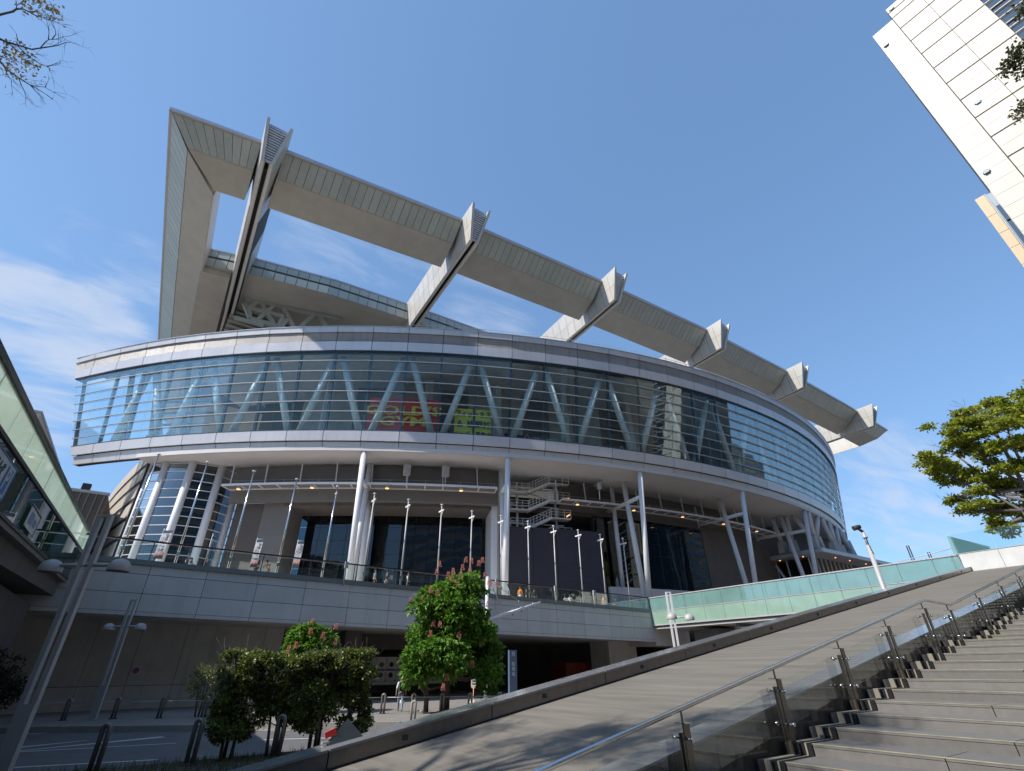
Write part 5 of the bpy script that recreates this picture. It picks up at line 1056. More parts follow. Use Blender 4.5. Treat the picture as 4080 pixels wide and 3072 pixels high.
# ================================================================== BANNERS
def nobori(a, y, z0, h, w, lean, dirv, label, scale=1.):
    g = thing('banner_flag', (a, y, z0), label, 'banner', 'sale banners on the walkway'); d = Vector((*dirv, 0)).normalized(); up = Vector((lean, 0, 1)).normalized(); p0 = Vector((a, y, z0)); n = Vector((d.y, -d.x, 0))
    bld(lambda b: (b.tube(p0 - up * .6, p0 + up * (h + .1), .02, n=6), b.tube(p0 + up * h, p0 + up * h + d * w, .012, n=6)), 'banner_pole', m_white, g)
    def cl(b, v0, v1, off=0., u0=.02, u1=1.):
        rows = 8; q = []
        for s in (0, .008):
            for i in range(rows + 1):
                v = v0 + (v1 - v0) * i / rows; wv = .05 * math.sin(v * 5 + a)
                q += [p0 + up * h * v + d * w * u0 + n * (wv * u0 + off + s), p0 + up * h * v + d * w * u1 + n * (wv + off + s)]
        k = (rows + 1) * 2; fs = [(2 * i, 2 * i + 1, 2 * i + 3, 2 * i + 2) for i in range(rows)] + [(k + 2 * i, k + 2 * i + 2, k + 2 * i + 3, k + 2 * i + 1) for i in range(rows)]
        fs += [(2 * i, 2 * i + 2, k + 2 * i + 2, k + 2 * i) for i in range(rows)] + [(2 * i + 1, k + 2 * i + 1, k + 2 * i + 3, 2 * i + 3) for i in range(rows)]
        b.add(q, fs)
    c = bld(lambda b: cl(b, .02, .98), 'cloth', m_flag, g)
    bld(lambda b: cl(b, .89, .98, .01), 'dark_band', m_navy, c); bld(lambda b: cl(b, .02, .10, .01), 'dark_band', m_hair, c); bld(lambda b: cl(b, .11, .23, .01, .06, .94), 'red_band', m_red, c)
    for j, ch in enumerate('家具メッセ'): text_mesh(ch, .26 * scale, 'lettering', m_navy, c, p0 + up * h * (.80 - j * .125) + d * w * .68 + n * .05, d, up, depth=.004)
    for j, ch in enumerate('バザール'): text_mesh(ch, .26 * scale, 'lettering', m_navy, c, p0 + up * h * (.70 - j * .125) + d * w * .28 + n * .05, d, up, depth=.004)
    text_mesh('開催中', .19 * scale, 'lettering', m_wlet, c, p0 + up * h * .17 + d * w * .5 + n * .05, d, up, depth=.004)
RD_ = (.823, -.568)
nobori(-.75, 41.4, 8.55, 1.95, .62, .04, RD_, 'white sale banner nearest the drum, leaning left', 1.0)
nobori(2.3, 41.5, 8.45, 2.1, .5, .0, (.32, .95), 'narrow banner seen edge on between two flagpoles', .8)
nobori(5.2, 41.5, 8.55, 2.05, .5, .02, RD_, 'white sale banner before the dark ribbed wall', .9)
nobori(8.1, 41.5, 8.85, 1.95, .5, .02, RD_, 'white sale banner before the first lobby glass', .9)
g = thing('entrance_banner', (46.9, 42, 8.5), 'white banner with red marks and black lettering beside the green bridge corner', 'banner')
bld(lambda b: b.box(45.0, 48.4, 41.9, 41.94, 8.45, 8.98), 'cloth', m_flag, g); text_mesh('入場口はこちら', .36, 'lettering', m_navy, g, (47.2, 41.88, 8.7), (1, 0, 0), (0, 0, 1), depth=.004)
text_mesh('＊＊', .36, 'red_mark', m_red, g, (45.4, 41.88, 8.7), (1, 0, 0), (0, 0, 1), depth=.004)
g = thing('notice_board', (46.0, 40.15, 8), 'column of small white notices at the right end of the glass balustrade', 'notice')
for k in range(4): bld(lambda b: b.box(45.6, 46.0, 40.13, 40.15, 7.75 + k * .27, 7.97 + k * .27), 'notice_sheet', m_flag, g)
text_mesh('CE', .5, 'lettering', m_wlet, g, (41.7, 40.3, 7.85), (1, 0, 0), (0, 0, 1), depth=.004)
# gym banners behind the ring glass
g = thing('gym_banner', tuple(pol(-28.5, 111, 26.5)), 'big red gym banner with golden letters behind the ring glass', 'banner')
def arc_rect(b, t0, t1, z0, z1, r, th=.04):
    ring_strip(b, [t0 + (t1 - t0) * i / 4 for i in range(5)], z0, z1, r, r - th, 'pol')
bld(lambda b: arc_rect(b, -30.85, -26.2, 26.3, 32.1, 110.6), 'cloth', m_red, g)
def arc_text(body, t, z, size, m, g, bold=.02, sx=1.3, r=110.75):
    tt = R(t); text_mesh(body, size, 'lettering', m, g, pol(t, r, z), (math.cos(tt), math.sin(tt), 0), (0, 0, 1), depth=.01, bold=bold, sx=sx)
arc_text("GOLD'S", -28.6, 30.25, 1.75, m_gold, g, .05, 1.6); arc_text('GYM', -28.55, 28.75, 1.75, m_gold, g, .05, 1.6); arc_text('USA FITNESS CENTER', -28.5, 26.75, .75, m_wlet, g, .02, 1.2)
g = thing('fitness_banner', tuple(pol(-24, 111, 26.5)), 'yellow fitness banner with dark blue Japanese lettering behind the ring glass', 'banner')
bld(lambda b: arc_rect(b, -25.25, -24.08, 26.3, 30.9, 111.0), 'cloth', m_yel, g); bld(lambda b: arc_rect(b, -24.0, -22.85, 26.3, 30.9, 111.0), 'cloth', m_yel, g)
arc_text('フィットネス', -24.05, 30.1, .98, m_navy, g, .02, .78, 111.12); arc_text('＆ 格闘技', -24.0, 28.65, 1.1, m_navy, g, .02, .95, 111.12); arc_text('メンバー募集中', -24.05, 27.2, .95, m_navy, g, .02, .72, 111.12)
# gym machines on the ring floor
def machine(t, kind, lab):
    c = pol(t, 111.1, 26.25); d = Vector((math.cos(R(t)), math.sin(R(t)), 0)); g = thing('gym_machine', tuple(c), lab, 'gym machine', 'exercise machines behind the ring glass'); V = lambda u, z, o=0.: c + d * u + Vector((0, 0, z))
    if kind == 0: bld(lambda b: (b.path([V(-.5, .2), V(-.35, 1.2), V(-.05, 1.7), V(.25, 1.2), V(.45, .2)], .06, 6), b.bar(V(-.35, 1.0), V(.3, 1.0), .08, .08)), 'frame', m_gym, g)
    elif kind == 1: bld(lambda b: (b.bar(V(-.35, .2), V(-.35, 1.3), .09, .09), b.bar(V(.35, .2), V(.35, 1.3), .09, .09), b.bar(V(-.35, .8), V(.35, .8), .09, .09)), 'frame', m_gym, g)
    else: bld(lambda b: (b.bar(V(-.8, .3), V(-.2, 1.3), .1, .1), b.bar(V(-.4, .3), V(.2, 1.4), .1, .1), b.bar(V(-.8, 1.3), V(.9, 1.35), .06, .06), b.bar(V(.8, .2), V(.8, 1.4), .08, .08)), 'frame', m_gym, g)
    bld(lambda b: b.hexa([V(-.4, .4), V(.2, .4), V(.2, .4) + Vector((0, .2, 0)), V(-.4, .4) + Vector((0, .2, 0))], [V(-.4, .6), V(.2, .6), V(.2, .6) + Vector((0, .2, 0)), V(-.4, .6) + Vector((0, .2, 0))]), 'seat', m_dark, g)
for t, k, lab in ((-20.4, 0, 'leftmost gym machine beside the third V tube'), (-19.75, 2, 'gym machine with slanted bars left of the mullion'), (-18.7, 2, 'gym bench with a rack right of the mullion'), (-17.9, 0, 'tall arched gym machine in the A frame'), (-15.9, 1, 'H shaped gym rack, left one'), (-14.4, 1, 'H shaped gym rack by the apex'), (-13.4, 0, 'small looped gym machine'), (-11.2, 1, 'white gym rack near the curve'), (-7.0, 0, 'gym machine low at the glass, dark bay'), (-5.8, 2, 'slanted gym machine in the dark bay'), (-3.6, 0, 'exercise bike at the right dark bay')):
    machine(t, k, lab)

# ================================================================== PEOPLE
def person(x, y, z, h, face, pose, shirt, trous, label, extra=None, hair=m_hair):
    g = thing('person', (x, y, z), label, 'person'); s = h / 1.7; ca, sa = math.cos(face), math.sin(face)
    def W(p): return Vector((x + (p[0] * ca - p[1] * sa) * s, y + (p[0] * sa + p[1] * ca) * s, z + p[2] * s))
    lean = {'stand': 0, 'bend': .75, 'walk': .04, 'paper': .05}[pose]; hipz = .9
    def up(u, fwd, side=0.):       # point along the torso
        return (side, fwd + math.sin(lean) * u, hipz + math.cos(lean) * u)
    chains = []
    step = .25 if pose == 'walk' else .02
    for sd, f in ((-1, 1), (1, -1)):
        chains.append([((.0, 0, hipz + .02), .12), ((.09 * sd, .0, hipz - .05), .095), ((.10 * sd, step * f * .5 + .02, .48), .062), ((.10 * sd, step * f - .02, .08), .04), ((.10 * sd, step * f + .14, .03), .035)])
    torso = [((0, 0, hipz + .02), .12), (up(.25, 0), .115), (up(.45, 0), .13), (up(.53, 0), .06), (up(.60, .02), .052)]
    arms = []
    for sd in (-1, 1):
        if pose == 'paper': e, hd = up(.22, .10, .24 * sd), up(.30, .34, .10 * sd)
        elif pose == 'bend': e, hd = up(.30, .22, .22 * sd), up(.1, .42, .15 * sd)
        else: e, hd = up(.18, -.03 + .06 * sd, .25 * sd), up(-.07, .05 + .1 * sd, .26 * sd)
        arms.append([(up(.45, 0), .12), (up(.47, 0, .18 * sd), .058), (e, .042), (hd, .03), (tuple(np.array(hd) + (np.array(hd) - np.array(e)) * .28), .036)])
    def skin(name, chs, m, grow=0., cut=None, parent=g):
        vs, es, rs = [], [], []
        for ch in chs:
            prev = None
            for i, (p, r_) in enumerate(ch):
                if i == 0 and vs:
                    j = next((k for k, q in enumerate(vs) if (q - W(p)).length < 1e-4), None)
                else: j = None
                if j is None: vs.append(W(p)); rs.append((r_ + grow) * s); j = len(vs) - 1
                if prev is not None: es.append((prev, j))
                prev = j
        me = bpy.data.meshes.new(name); me.from_pydata([v - Vector((x, y, z)) for v in vs], es, []); o = bpy.data.objects.new(name, me); col.objects.link(o)
        md = o.modifiers.new('s', 'SKIN'); 
        for k, r_ in enumerate(rs): me.skin_vertices[0].data[k].radius = (r_, r_ * (.75 if r_ > .1 * s else 1)); me.skin_vertices[0].data[k].use_root = (k == 0)
        md2 = o.modifiers.new('d', 'SUBSURF'); md2.levels = 1
        o.name = 'tmp'; o2 = bpy.data.objects.new(name, bpy.data.meshes.new(name)); o2.parent = parent; ORG[o2.name] = ORG[g.name]; col.objects.link(o2)
        PENDING.append((o, o2, m, None, True)); return o2
    head_c = up(.73, .03)
    body = chains + [torso[:]] + [a for a in arms]
    body[2] = torso + [(up(.66, .02), .075), (up(.75, .02), .09), (up(.83, .01), .06)]
    # arms start on the torso's chest vertex so that the body is one surface
    skin('body', body, m_skin)
    skin('trousers', [[(p, r_) for p, r_ in ch[:4]] for ch in chains], trous, .014)
    skin('shirt', [torso[:4]] + [[a[0], a[1], a[2]] for a in [[(torso[2][0], .13)] + a_[1:3] for a_ in arms]], shirt, .018)
    hc = W(up(.79, -.005)); bld(lambda b: b.lathe(hc, [(.085 * s, -.05 * s), (.10 * s, .0), (.092 * s, .05 * s), (.06 * s, .09 * s), (0, .105 * s)], 12), 'hair', hair, g)
    fc = W(up(.71, .10)); bld(lambda b: b.lathe(fc, [(0, -.02 * s), (.014 * s, -.008 * s), (.006 * s, .03 * s), (0, .035 * s)], 6), 'nose', m_skin, g)
    for sd in (-1, 1): bld(lambda b: b.lathe(W(up(.735, .09, .035 * sd)), [(0, -.012 * s), (.014 * s, 0), (0, .012 * s)], 6), 'eye', m_hair, g); bld(lambda b: b.lathe(W(up(.72, .01, .092 * sd)), [(0, -.03 * s), (.016 * s, 0), (0, .03 * s)], 6), 'ear', m_skin, g)
    if extra == 'pack': p = W(up(.3, -.19)); bld(lambda b: b.box(p.x - .15, p.x + .15, p.y - .09, p.y + .09, p.z - .22, p.z + .22), 'backpack', m_ck, g)
    if extra == 'paper': p = W(up(.32, .40)); bld(lambda b: b.box(p.x - .13, p.x + .13, p.y - .012, p.y + .012, p.z - .17, p.z + .17), 'paper', m_signw, g)
    if extra == 'lanyard': bld(lambda b: b.path([W(up(.5, .12, -.07)), W(up(.3, .16)), W(up(.5, .12, .07))], .012, 5), 'lanyard', m_red, g)
    if extra == 'mask': p = W(up(.69, .10)); bld(lambda b: b.lathe(p, [(0, -.04 * s), (.045 * s, -.02 * s), (.045 * s, .02 * s), (0, .04 * s)], 8), 'mask', m_signw, g)
    return g
PL = [(1.6, 42.4, 7.75, 1.62, 2.4, 'bend', m_ck, m_cb, 'person in black top bending down beside the narrow banner', None),
 (5.75, 42.2, 7.8, 1.72, -1.2, 'stand', m_ck, m_ck, 'person in black standing beside the sale banner before the dark ribbed wall', None),
 (6.6, 42.3, 7.75, 1.66, 2.6, 'bend', m_cn, m_cn, 'person in beige shirt bending forward near the first lobby glass', None),
 (11.2, 50, 7.8, 1.65, 2.0, 'stand', m_cw, m_ck, 'person in white shirt far back under the first lobby glass', None),
 (12.0, 50.6, 7.8, 1.78, 1.0, 'stand', m_cw, m_ck, 'tall person in white shirt beside a shorter one at the first lobby glass', 'pack'),
 (14.9, 50.2, 7.75, 1.7, 1.4, 'stand', m_cw, m_ck, 'person in white seen just left of the tall V column base', 'pack'),
 (14.9, 42.2, 7.62, 1.74, -1.9, 'stand', m_cb, m_ck, 'person in grey blue shirt and black trousers right of the left V column', None),
 (15.97, 42.3, 7.62, 1.74, -1.6, 'paper', m_ck, m_cn, 'person in black shirt and beige trousers holding a sheet of paper', 'paper'),
 (17.85, 42.0, 7.6, 1.74, .6, 'stand', m_cw, m_ck, 'person in white shirt carrying a black backpack at the lobby glass', 'pack'),
 (28.6, 42.5, 7.4, 1.72, 1.2, 'walk', m_cb, m_cn, 'person in pale blue walking at the foot of the central column', None),
 (29.9, 42.3, 7.38, 1.66, -1.2, 'stand', m_orange, m_cw, 'person in bright orange vest before the dark screen', None),
 (30.3, 42.9, 7.38, 1.62, -1.8, 'stand', m_cn, m_cw, 'person in tan shirt close behind the orange vest', None),
 (31.3, 43.2, 7.38, 1.66, -2.4, 'stand', m_ck, m_ck, 'person in dark clothes right of the orange vest', None),
 (32.0, 42.8, 7.38, 1.62, -.4, 'stand', m_ck, m_ck, 'person in dark clothes at the flagpole before the dark screen', None),
 (36.3, 42.8, 7.28, 1.45, 2.0, 'bend', m_cw, m_ck, 'person in white jersey bending near the right flagpoles', 'lanyard'),
 (37.1, 43.2, 7.28, 1.5, 2.3, 'stand', m_cw, m_ck, 'person in white jersey standing behind the bending one', 'lanyard'),
 (40.95, 42.1, 7.25, 1.58, 1.4, 'stand', m_orange, m_cb, 'person in orange jacket beside the second flagpole from the right', None),
 (43.0, 42.4, 7.22, 1.55, -1.5, 'stand', m_ck, m_ck, 'person in black with pale hair near the right flagpoles', 'mask'),
 (47.4, 42.2, 7.35, 1.5, -1.6, 'stand', m_ck, m_ck, 'person in black wearing a white mask at the end of the balustrade', 'mask'),
 (13.2, 30.6, 0, 1.72, -.4, 'walk', m_cw, m_cb, 'person in white walking past the trunk of the flowering tree', 'pack'),
 (50.5, 30, 7.4, 1.45, -1.0, 'stand', m_orange, m_ck, 'person with reddish top barely showing above the green bridge rail', None)]
for p in PL: person(*p)
flush()

# ================================================================== TREES AND SHRUBS
def leaf_mesh(name, m, parent, C, D, length, width, droop=0., jit=.25, k=1, spread=0.):
    """C: leaf base points (n,3); D: axis directions; k leaflets fan out from each point"""
    n = len(C); V = np.zeros((n * k, 4, 3))
    for j in range(k):
        d = D + rng.normal(0, jit, (n, 3)) + (rng.normal(0, spread, (n, 3)) if spread else 0); d[:, 2] -= droop; d /= np.linalg.norm(d, axis=1)[:, None]
        s = np.cross(d, rng.normal(0, 1, (n, 3)) + np.array([0, 0, 1.2])); s /= np.linalg.norm(s, axis=1)[:, None] + 1e-9
        L = length * rng.uniform(.65, 1.25, (n, 1)); Wd = width * rng.uniform(.7, 1.2, (n, 1)); nn = np.cross(d, s) * L * .12
        V[j::k, 0] = C; V[j::k, 1] = C + d * L * .55 + s * Wd - nn; V[j::k, 2] = C + d * L; V[j::k, 3] = C + d * L * .55 - s * Wd - nn
    V = V.reshape(-1, 3); org = np.array(ORG[parent.name]) if parent is not None else np.zeros(3); V = V - org
    me = bpy.data.meshes.new(name); q = n * k; me.vertices.add(4 * q); me.vertices.foreach_set('co', V.ravel())
    idx = np.arange(4 * q).reshape(-1, 4); tri = idx[:, [0, 1, 2, 0, 2, 3]].ravel(); me.loops.add(6 * q); me.loops.foreach_set('vertex_index', tri)
    me.polygons.add(2 * q); me.polygons.foreach_set('loop_start', np.arange(0, 6 * q, 3)); me.polygons.foreach_set('loop_total', np.full(2 * q, 3)); me.update(calc_edges=True); me.materials.append(m)
    o = bpy.data.objects.new(name, me); 
    if parent is not None: o.parent = parent
    ORG[o.name] = Vector(org); return link(o)
def blob_points(blobs, n, lo=.7, hi=1.05, top=0.):
    B = np.array(blobs, float); w = (B[:, 3] * B[:, 4] + B[:, 4] * B[:, 5] + B[:, 3] * B[:, 5]); i = rng.choice(len(B), n, p=w / w.sum())
    u = rng.normal(0, 1, (n, 3)); u[:, 2] += top; u /= np.linalg.norm(u, axis=1)[:, None]; r_ = rng.uniform(lo, hi, (n, 1))
    return B[i, :3] + u * B[i, 3:6] * r_, u, B[i, :3]
def branchy(b, p, d, L, r_, depth, spread=.5, up=.1, tips=None):
    p = Vector(p); d = Vector(d).normalized(); pts = [p]; q = p
    for s in range(3):
        d = (d + Vector((random.gauss(0, .12), random.gauss(0, .12), random.gauss(0, .08) + up * .1))).normalized(); q = q + d * L / 3; pts.append(q)
    b.path(pts, [r_, r_ * .85, r_ * .7, r_ * .55], 6 if r_ > .03 else 4)
    if depth == 0:
        if tips is not None: tips.append(q)
        return
    for k in range(random.choice((2, 3))):
        nd = (d + Vector((random.gauss(0, spread), random.gauss(0, spread), random.gauss(0, spread * .6) + up))).normalized(); branchy(b, pts[random.choice((2, 3))], nd, L * random.uniform(.6, .8), r_ * .55, depth - 1, spread, up, tips)

m_lf_ch = leafmat('chestnut_leaf', (.06, .16, .018), (.20, .37, .04), .42); m_lf_hedge = leafmat('hedge_leaf', (.05, .09, .02), (.26, .30, .07), .3, .35)
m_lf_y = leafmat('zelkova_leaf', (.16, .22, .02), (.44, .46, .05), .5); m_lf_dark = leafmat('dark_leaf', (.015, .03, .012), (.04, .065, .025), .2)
m_lf_new = leafmat('young_bronze_leaf', (.38, .26, .12), (.55, .45, .20), .5); m_lf_far = leafmat('overhead_leaf', (.05, .07, .02), (.14, .13, .06), .4)
m_pink = leafmat('pink_flower', (.62, .20, .17), (.85, .46, .38), .35)
# red flowering chestnut
def chestnut(x, y, blobs, n, trunk_h, flowers, label, core):
    g = thing('chestnut_tree', (x, y, 0), label, 'tree')
    bld(lambda b: b.path([(x, y, 0), (x + .03, y, trunk_h * .5), (x - .05, y + .05, trunk_h)], [.26, .20, .17], 12), 'trunk', m_bark, g)
    lb_ = MB()
    for bl in blobs[::2]: lb_.path([(x, y, min(trunk_h, bl[2] - .3)), ((x + bl[0]) / 2, (y + bl[1]) / 2, bl[2] - .5), (bl[0], bl[1], bl[2])], [.10, .06, .03], 6)
    lb_.build('limbs', m_bark, g)
    C, u, _ = blob_points(blobs, n, .55, 1.08, .25)
    D = u * np.array([1, 1, .35]); leaf_mesh('crown', m_lf_ch, g, C, D, .34, .075, .55, .3, 5, .55)
    for (fx, fy, fz) in flowers:
        nF = 130; zz = rng.uniform(0, 1, nF); rr = .10 * (1 - zz * .7); an = rng.uniform(0, 6.28, nF); Cf = np.c_[fx + rr * np.cos(an), fy + rr * np.sin(an), fz + zz * .34]
        leaf_mesh('flower', m_pink, g, Cf, np.c_[np.cos(an), np.sin(an), np.full(nF, .5)], .06, .02, 0, .4)
    return g
bl = []
for k in range(46):        # broad skirt
    a = random.uniform(0, 6.28); z = random.uniform(1.9, 4.4); r_ = random.uniform(1.2, 2.55) * (1.05 - abs(z - 2.9) * .12); bl.append((15.45 + r_ * math.cos(a), 28.8 + r_ * .9 * math.sin(a), z, .75, .75, .55))
for k in range(34):        # upper crown
    a = random.uniform(0, 6.28); z = random.uniform(4.4, 6.9); r_ = random.uniform(.5, 1.75) * (1.0 - max(0, z - 5.6) * .25); bl.append((15.25 + r_ * math.cos(a), 28.8 + r_ * .9 * math.sin(a), z, .68, .68, .5))
bl += [(12.7, 28.4, 5.2, .45, .45, .35), (13.2, 28.3, 5.35, .5, .5, .35), (17.0, 28.6, 6.3, .5, .5, .35), (16.3, 28.6, 7.15, .45, .45, .3), (13.0, 28.5, 1.6, .6, .6, .5), (17.9, 28.6, 1.4, .7, .7, .8), (17.9, 28.8, 3.3, .7, .7, .6), (12.9, 28.4, 2.6, .7, .7, .6)]
fl_ = []
for (fx, fz) in ((12.35, 5.35), (13.0, 5.4), (13.35, 5.9), (13.7, 5.75), (13.6, 6.9), (13.7, 7.35), (14.2, 6.75), (14.45, 6.95), (14.4, 6.55), (14.75, 6.2), (15.0, 7.2), (15.2, 7.65), (15.5, 7.1), (15.6, 7.6), (16.2, 7.55), (16.55, 7.8), (16.8, 6.95), (17.3, 6.6), (17.5, 6.6), (18.2, 6.55), (15.8, 5.15), (17.2, 5.3), (17.3, 4.7), (13.5, 4.1), (13.8, 4.05), (14.75, 3.55), (13.1, 2.75), (15.6, 2.1), (16.4, 3.2), (17.1, 2.1), (14.1, 1.05), (14.25, 1.5), (13.4, 3.6), (14.9, 6.75)):
    fl_.append((fx, 28.8 - (1.9 if fz < 4.5 else 1.45) * math.cos(min(1, abs(fx - 15.4) / 2.6) * 1.4) - .15, fz))
chestnut(15.1, 28.8, bl, 5200, 2.6, fl_, 'leafy chestnut tree with pink flower spikes in the middle foreground', None)
bl2 = [(8.45 + random.uniform(-1, 1), 33 + random.uniform(-1, 1), random.uniform(3.0, 3.9), .65, .65, .5) for _ in range(16)]
chestnut(8.45, 33.0, bl2, 1500, 2.6, [(7.3, 32.0, 3.1), (7.9, 31.8, 3.8), (9.3, 31.9, 4.1), (8.6, 31.7, 3.6), (9.5, 32.2, 3.3), (8.0, 32.2, 4.3), (7.0, 32.3, 2.9)], 'small round chestnut tree with pink flowers peeping over the hedge', None)
g = thing('bare_trunk', (13.9, 28.9, 0), 'forked pale trunk standing left of the flowering tree', 'tree')
bld(lambda b: b.path([(14.0, 28.9, 0), (13.98, 28.9, .9), (13.9, 29.0, 1.6), (14.0, 29.2, 2.9)], [.15, .13, .12, .08], 8), 'trunk', m_bark, g)
bld(lambda b: b.path([(13.98, 28.9, .8), (13.6, 28.9, 1.2), (13.4, 29, 2.4)], [.09, .08, .05], 8), 'limb', m_bark, g)
# clipped hedge shrubs: each a small multi-stemmed tree
def shrub(x, y, blobs, n, stems, m, label, group=None, z0=0., L=.085, Wd=.034, lo=.3, nm='hedge_shrub', cat='shrub'):
    g = thing(nm, (x, y, z0), label, cat, group); sb = MB()
    for (sx, sy, dx, dy) in stems: sb.path([(sx, sy, z0), (sx + dx * .3, sy + dy * .3, z0 + .5), (sx + dx, sy + dy, z0 + 1.5)], [.05, .04, .02], 7)
    sb.build('stems', m_bark, g); tips = []; tb = MB()
    for bl_ in blobs[::3]: branchy(tb, (x, y, z0 + .7), Vector((bl_[0] - x, bl_[1] - y, bl_[2] - z0 - .7)), max(.3, (Vector(bl_[:3]) - Vector((x, y, z0 + .7))).length * .6), .016, 2, .45, .05, tips)
    tb.build('twigs', m_twig, g)
    C, u, _ = blob_points(blobs, n, lo, 1.05, .15); leaf_mesh('crown', m, g, C, u, L, Wd, .1, .6, 1)
    return g
def hb(xc, w, zt, zlo, k=26, yc=18.0, dy=.42):
    out = []
    for _ in range(k): out.append((xc + random.uniform(-w, w), yc + random.uniform(-dy, dy), random.uniform(zlo, zt - .2), .25, .25, .21))
    for i in range(9): out.append((xc - w + 2 * w * i / 8, yc + random.uniform(-.3, .3), zt - .16 + random.uniform(-.05, .03), .2, .25, .16))
    return out
shrub(2.75, 17.9, hb(2.75, .5, 2.62, .45, 38, 17.9), 15000, [(2.65, 17.6, -.1, .2), (2.9, 17.7, .1, .2), (2.8, 18.1, 0, 0)], m_lf_hedge, 'clipped hedge shrub at the left end of the row behind the near bollard', 'clipped hedge shrubs')
shrub(4.0, 17.9, hb(4.0, .62, 2.52, .6, 36, 17.9), 15000, [(3.8, 17.7, -.1, .2), (4.05, 17.8, 0, .2), (4.2, 18.0, .1, 0)], m_lf_hedge, 'clipped hedge shrub second from the left in the row', 'clipped hedge shrubs')
shrub(5.15, 18.0, hb(5.15, .55, 2.62, .5, 38, 18.0), 15000, [(5.0, 17.9, 0, .2), (5.3, 18.1, 0, 0)], m_lf_hedge, 'clipped hedge shrub third from the left in the row', 'clipped hedge shrubs')
shrub(6.15, 18.1, hb(6.2, .45, 2.68, .35, 32, 18.1), 15000, [(6.1, 17.9, -.1, 0), (6.4, 18.2, .1, 0)], m_lf_hedge, 'clipped hedge shrub at the right end of the row with sunlit top', 'clipped hedge shrubs')
shrub(3.7, 34.9, [(3.6 + random.uniform(-.7, .8), 34.9 + random.uniform(-.5, .5), random.uniform(.8, 2.6), .3, .3, .28) for _ in range(30)], 1500, [(3.55, 34.9, -.2, 0), (3.7, 34.9, .1, 0), (4.6, 34.6, .1, 0)], m_lf_hedge, 'thin sparse shrub growing on the far pavement left of the hedge', None, 0, .10, .035, .3, 'sparse_shrub')
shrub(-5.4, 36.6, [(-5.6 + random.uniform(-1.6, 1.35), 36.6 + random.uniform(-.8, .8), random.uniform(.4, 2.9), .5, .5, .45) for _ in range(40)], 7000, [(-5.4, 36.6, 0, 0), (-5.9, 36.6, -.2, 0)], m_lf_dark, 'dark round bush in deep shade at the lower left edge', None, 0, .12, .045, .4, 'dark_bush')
# zelkova on the plaza at the right
g = thing('zelkova_tree', (60, 2, 7.4), 'yellow green zelkova tree reaching in from the right edge above the plaza', 'tree')
RT = [(55.0, 10.28, 20.04), (58.0, 9.07, 22.02), (61.0, 7.73, 23.25), (56.5, 6.34, 21.18), (59.5, 13.2, 18.63), (55.0, 10.63, 18.57), (58.0, 11.62, 16.95), (61.0, 13.46, 18.24), (56.5, 9.03, 19.64), (59.5, 9.76, 18.55), (55.0, 7.81, 17.84), (58.0, 10.99, 15.77), (61.0, 13.58, 15.12), (56.5, 11.23, 14.09), (59.5, 9.72, 15.96), (55.0, 6.81, 19.11), (58.0, 10.83, 12.27), (61.0, 10.04, 13.57), (56.5, 7.88, 16.18), (59.5, 11.09, 13.86), (55.0, 9.14, 19.89), (58.0, 5.99, 20.72), (61.0, 7.36, 19.09), (56.5, 12.75, 18.16), (59.5, 8.69, 14.99)]
RB = [[(58.0, 9.02, 8.7), (58.0, 9.14, 13.04), (58.0, 10.38, 14.65), (58.0, 11.92, 16.18), (58.0, 13.06, 17.38)], [(58.0, 9.14, 13.04), (58.0, 11.82, 13.67), (58.0, 13.17, 14.41)], [(58.0, 10.38, 14.65), (58.0, 10.59, 16.77), (58.0, 11.17, 18.11), (58.0, 11.88, 19.55)], [(58.0, 8.57, 9.77), (58.0, 8.28, 15.14), (58.0, 9.44, 16.98), (58.0, 9.97, 18.88), (58.0, 9.98, 21.15)], [(58.0, 8.28, 15.14), (58.0, 8.23, 18.7), (58.0, 8.11, 20.85), (58.0, 7.97, 22.01)], [(58.0, 7.89, 11.4), (58.0, 7.74, 16.44), (58.0, 7.53, 19.16), (58.0, 6.94, 21.12)], [(58.0, 9.38, 12.46), (58.0, 10.87, 12.16)]]
bld(lambda b: b.path([(60, 2.0, 7.4), (60, 2.2, 11), (59, 3.5, 15), (58.5, 5, 18)], [.45, .38, .25, .12], 12), 'trunk', m_bark, g)
lb_ = MB()
for pl in RB:
    P_ = [Vector(p) for p in pl]; lb_.path(P_, [.14 * (1 - .8 * i / (len(P_) - 1)) + .02 for i in range(len(P_))], 6)
for p in ((59.6, 2.1, 9.8), (59.6, 2.3, 12.2), (59, 3.4, 14.6)):
    for q in RB[:4]: lb_.path([Vector(p), Vector(q[0]) + Vector((0, 0, .2))], [.2, .13], 7)
tips = []
for c in RT:
    v = Vector(c) - Vector((59, 5, 12)); branchy(lb_, Vector(c) - v.normalized() * 1.6, v, 1.5, .05, 3, .45, .05, tips)
lb_.build('limbs', m_twig, g)
bl = []
for c in RT:
    for _ in range(9): bl.append((c[0] + random.gauss(0, .9), c[1] + random.gauss(0, .62), c[2] + random.gauss(0, .42), .6, .6, .2))
for _ in range(70): bl.append((random.uniform(54, 66), random.uniform(-7, 5.5), random.uniform(13, 23), .9, .9, .4))
C, u, _ = blob_points(bl, 44000, .1, 1.1, .2); leaf_mesh('crown', m_lf_y, g, C, u * np.array([1, 1, .3]), .32, .10, .15, .5, 1)
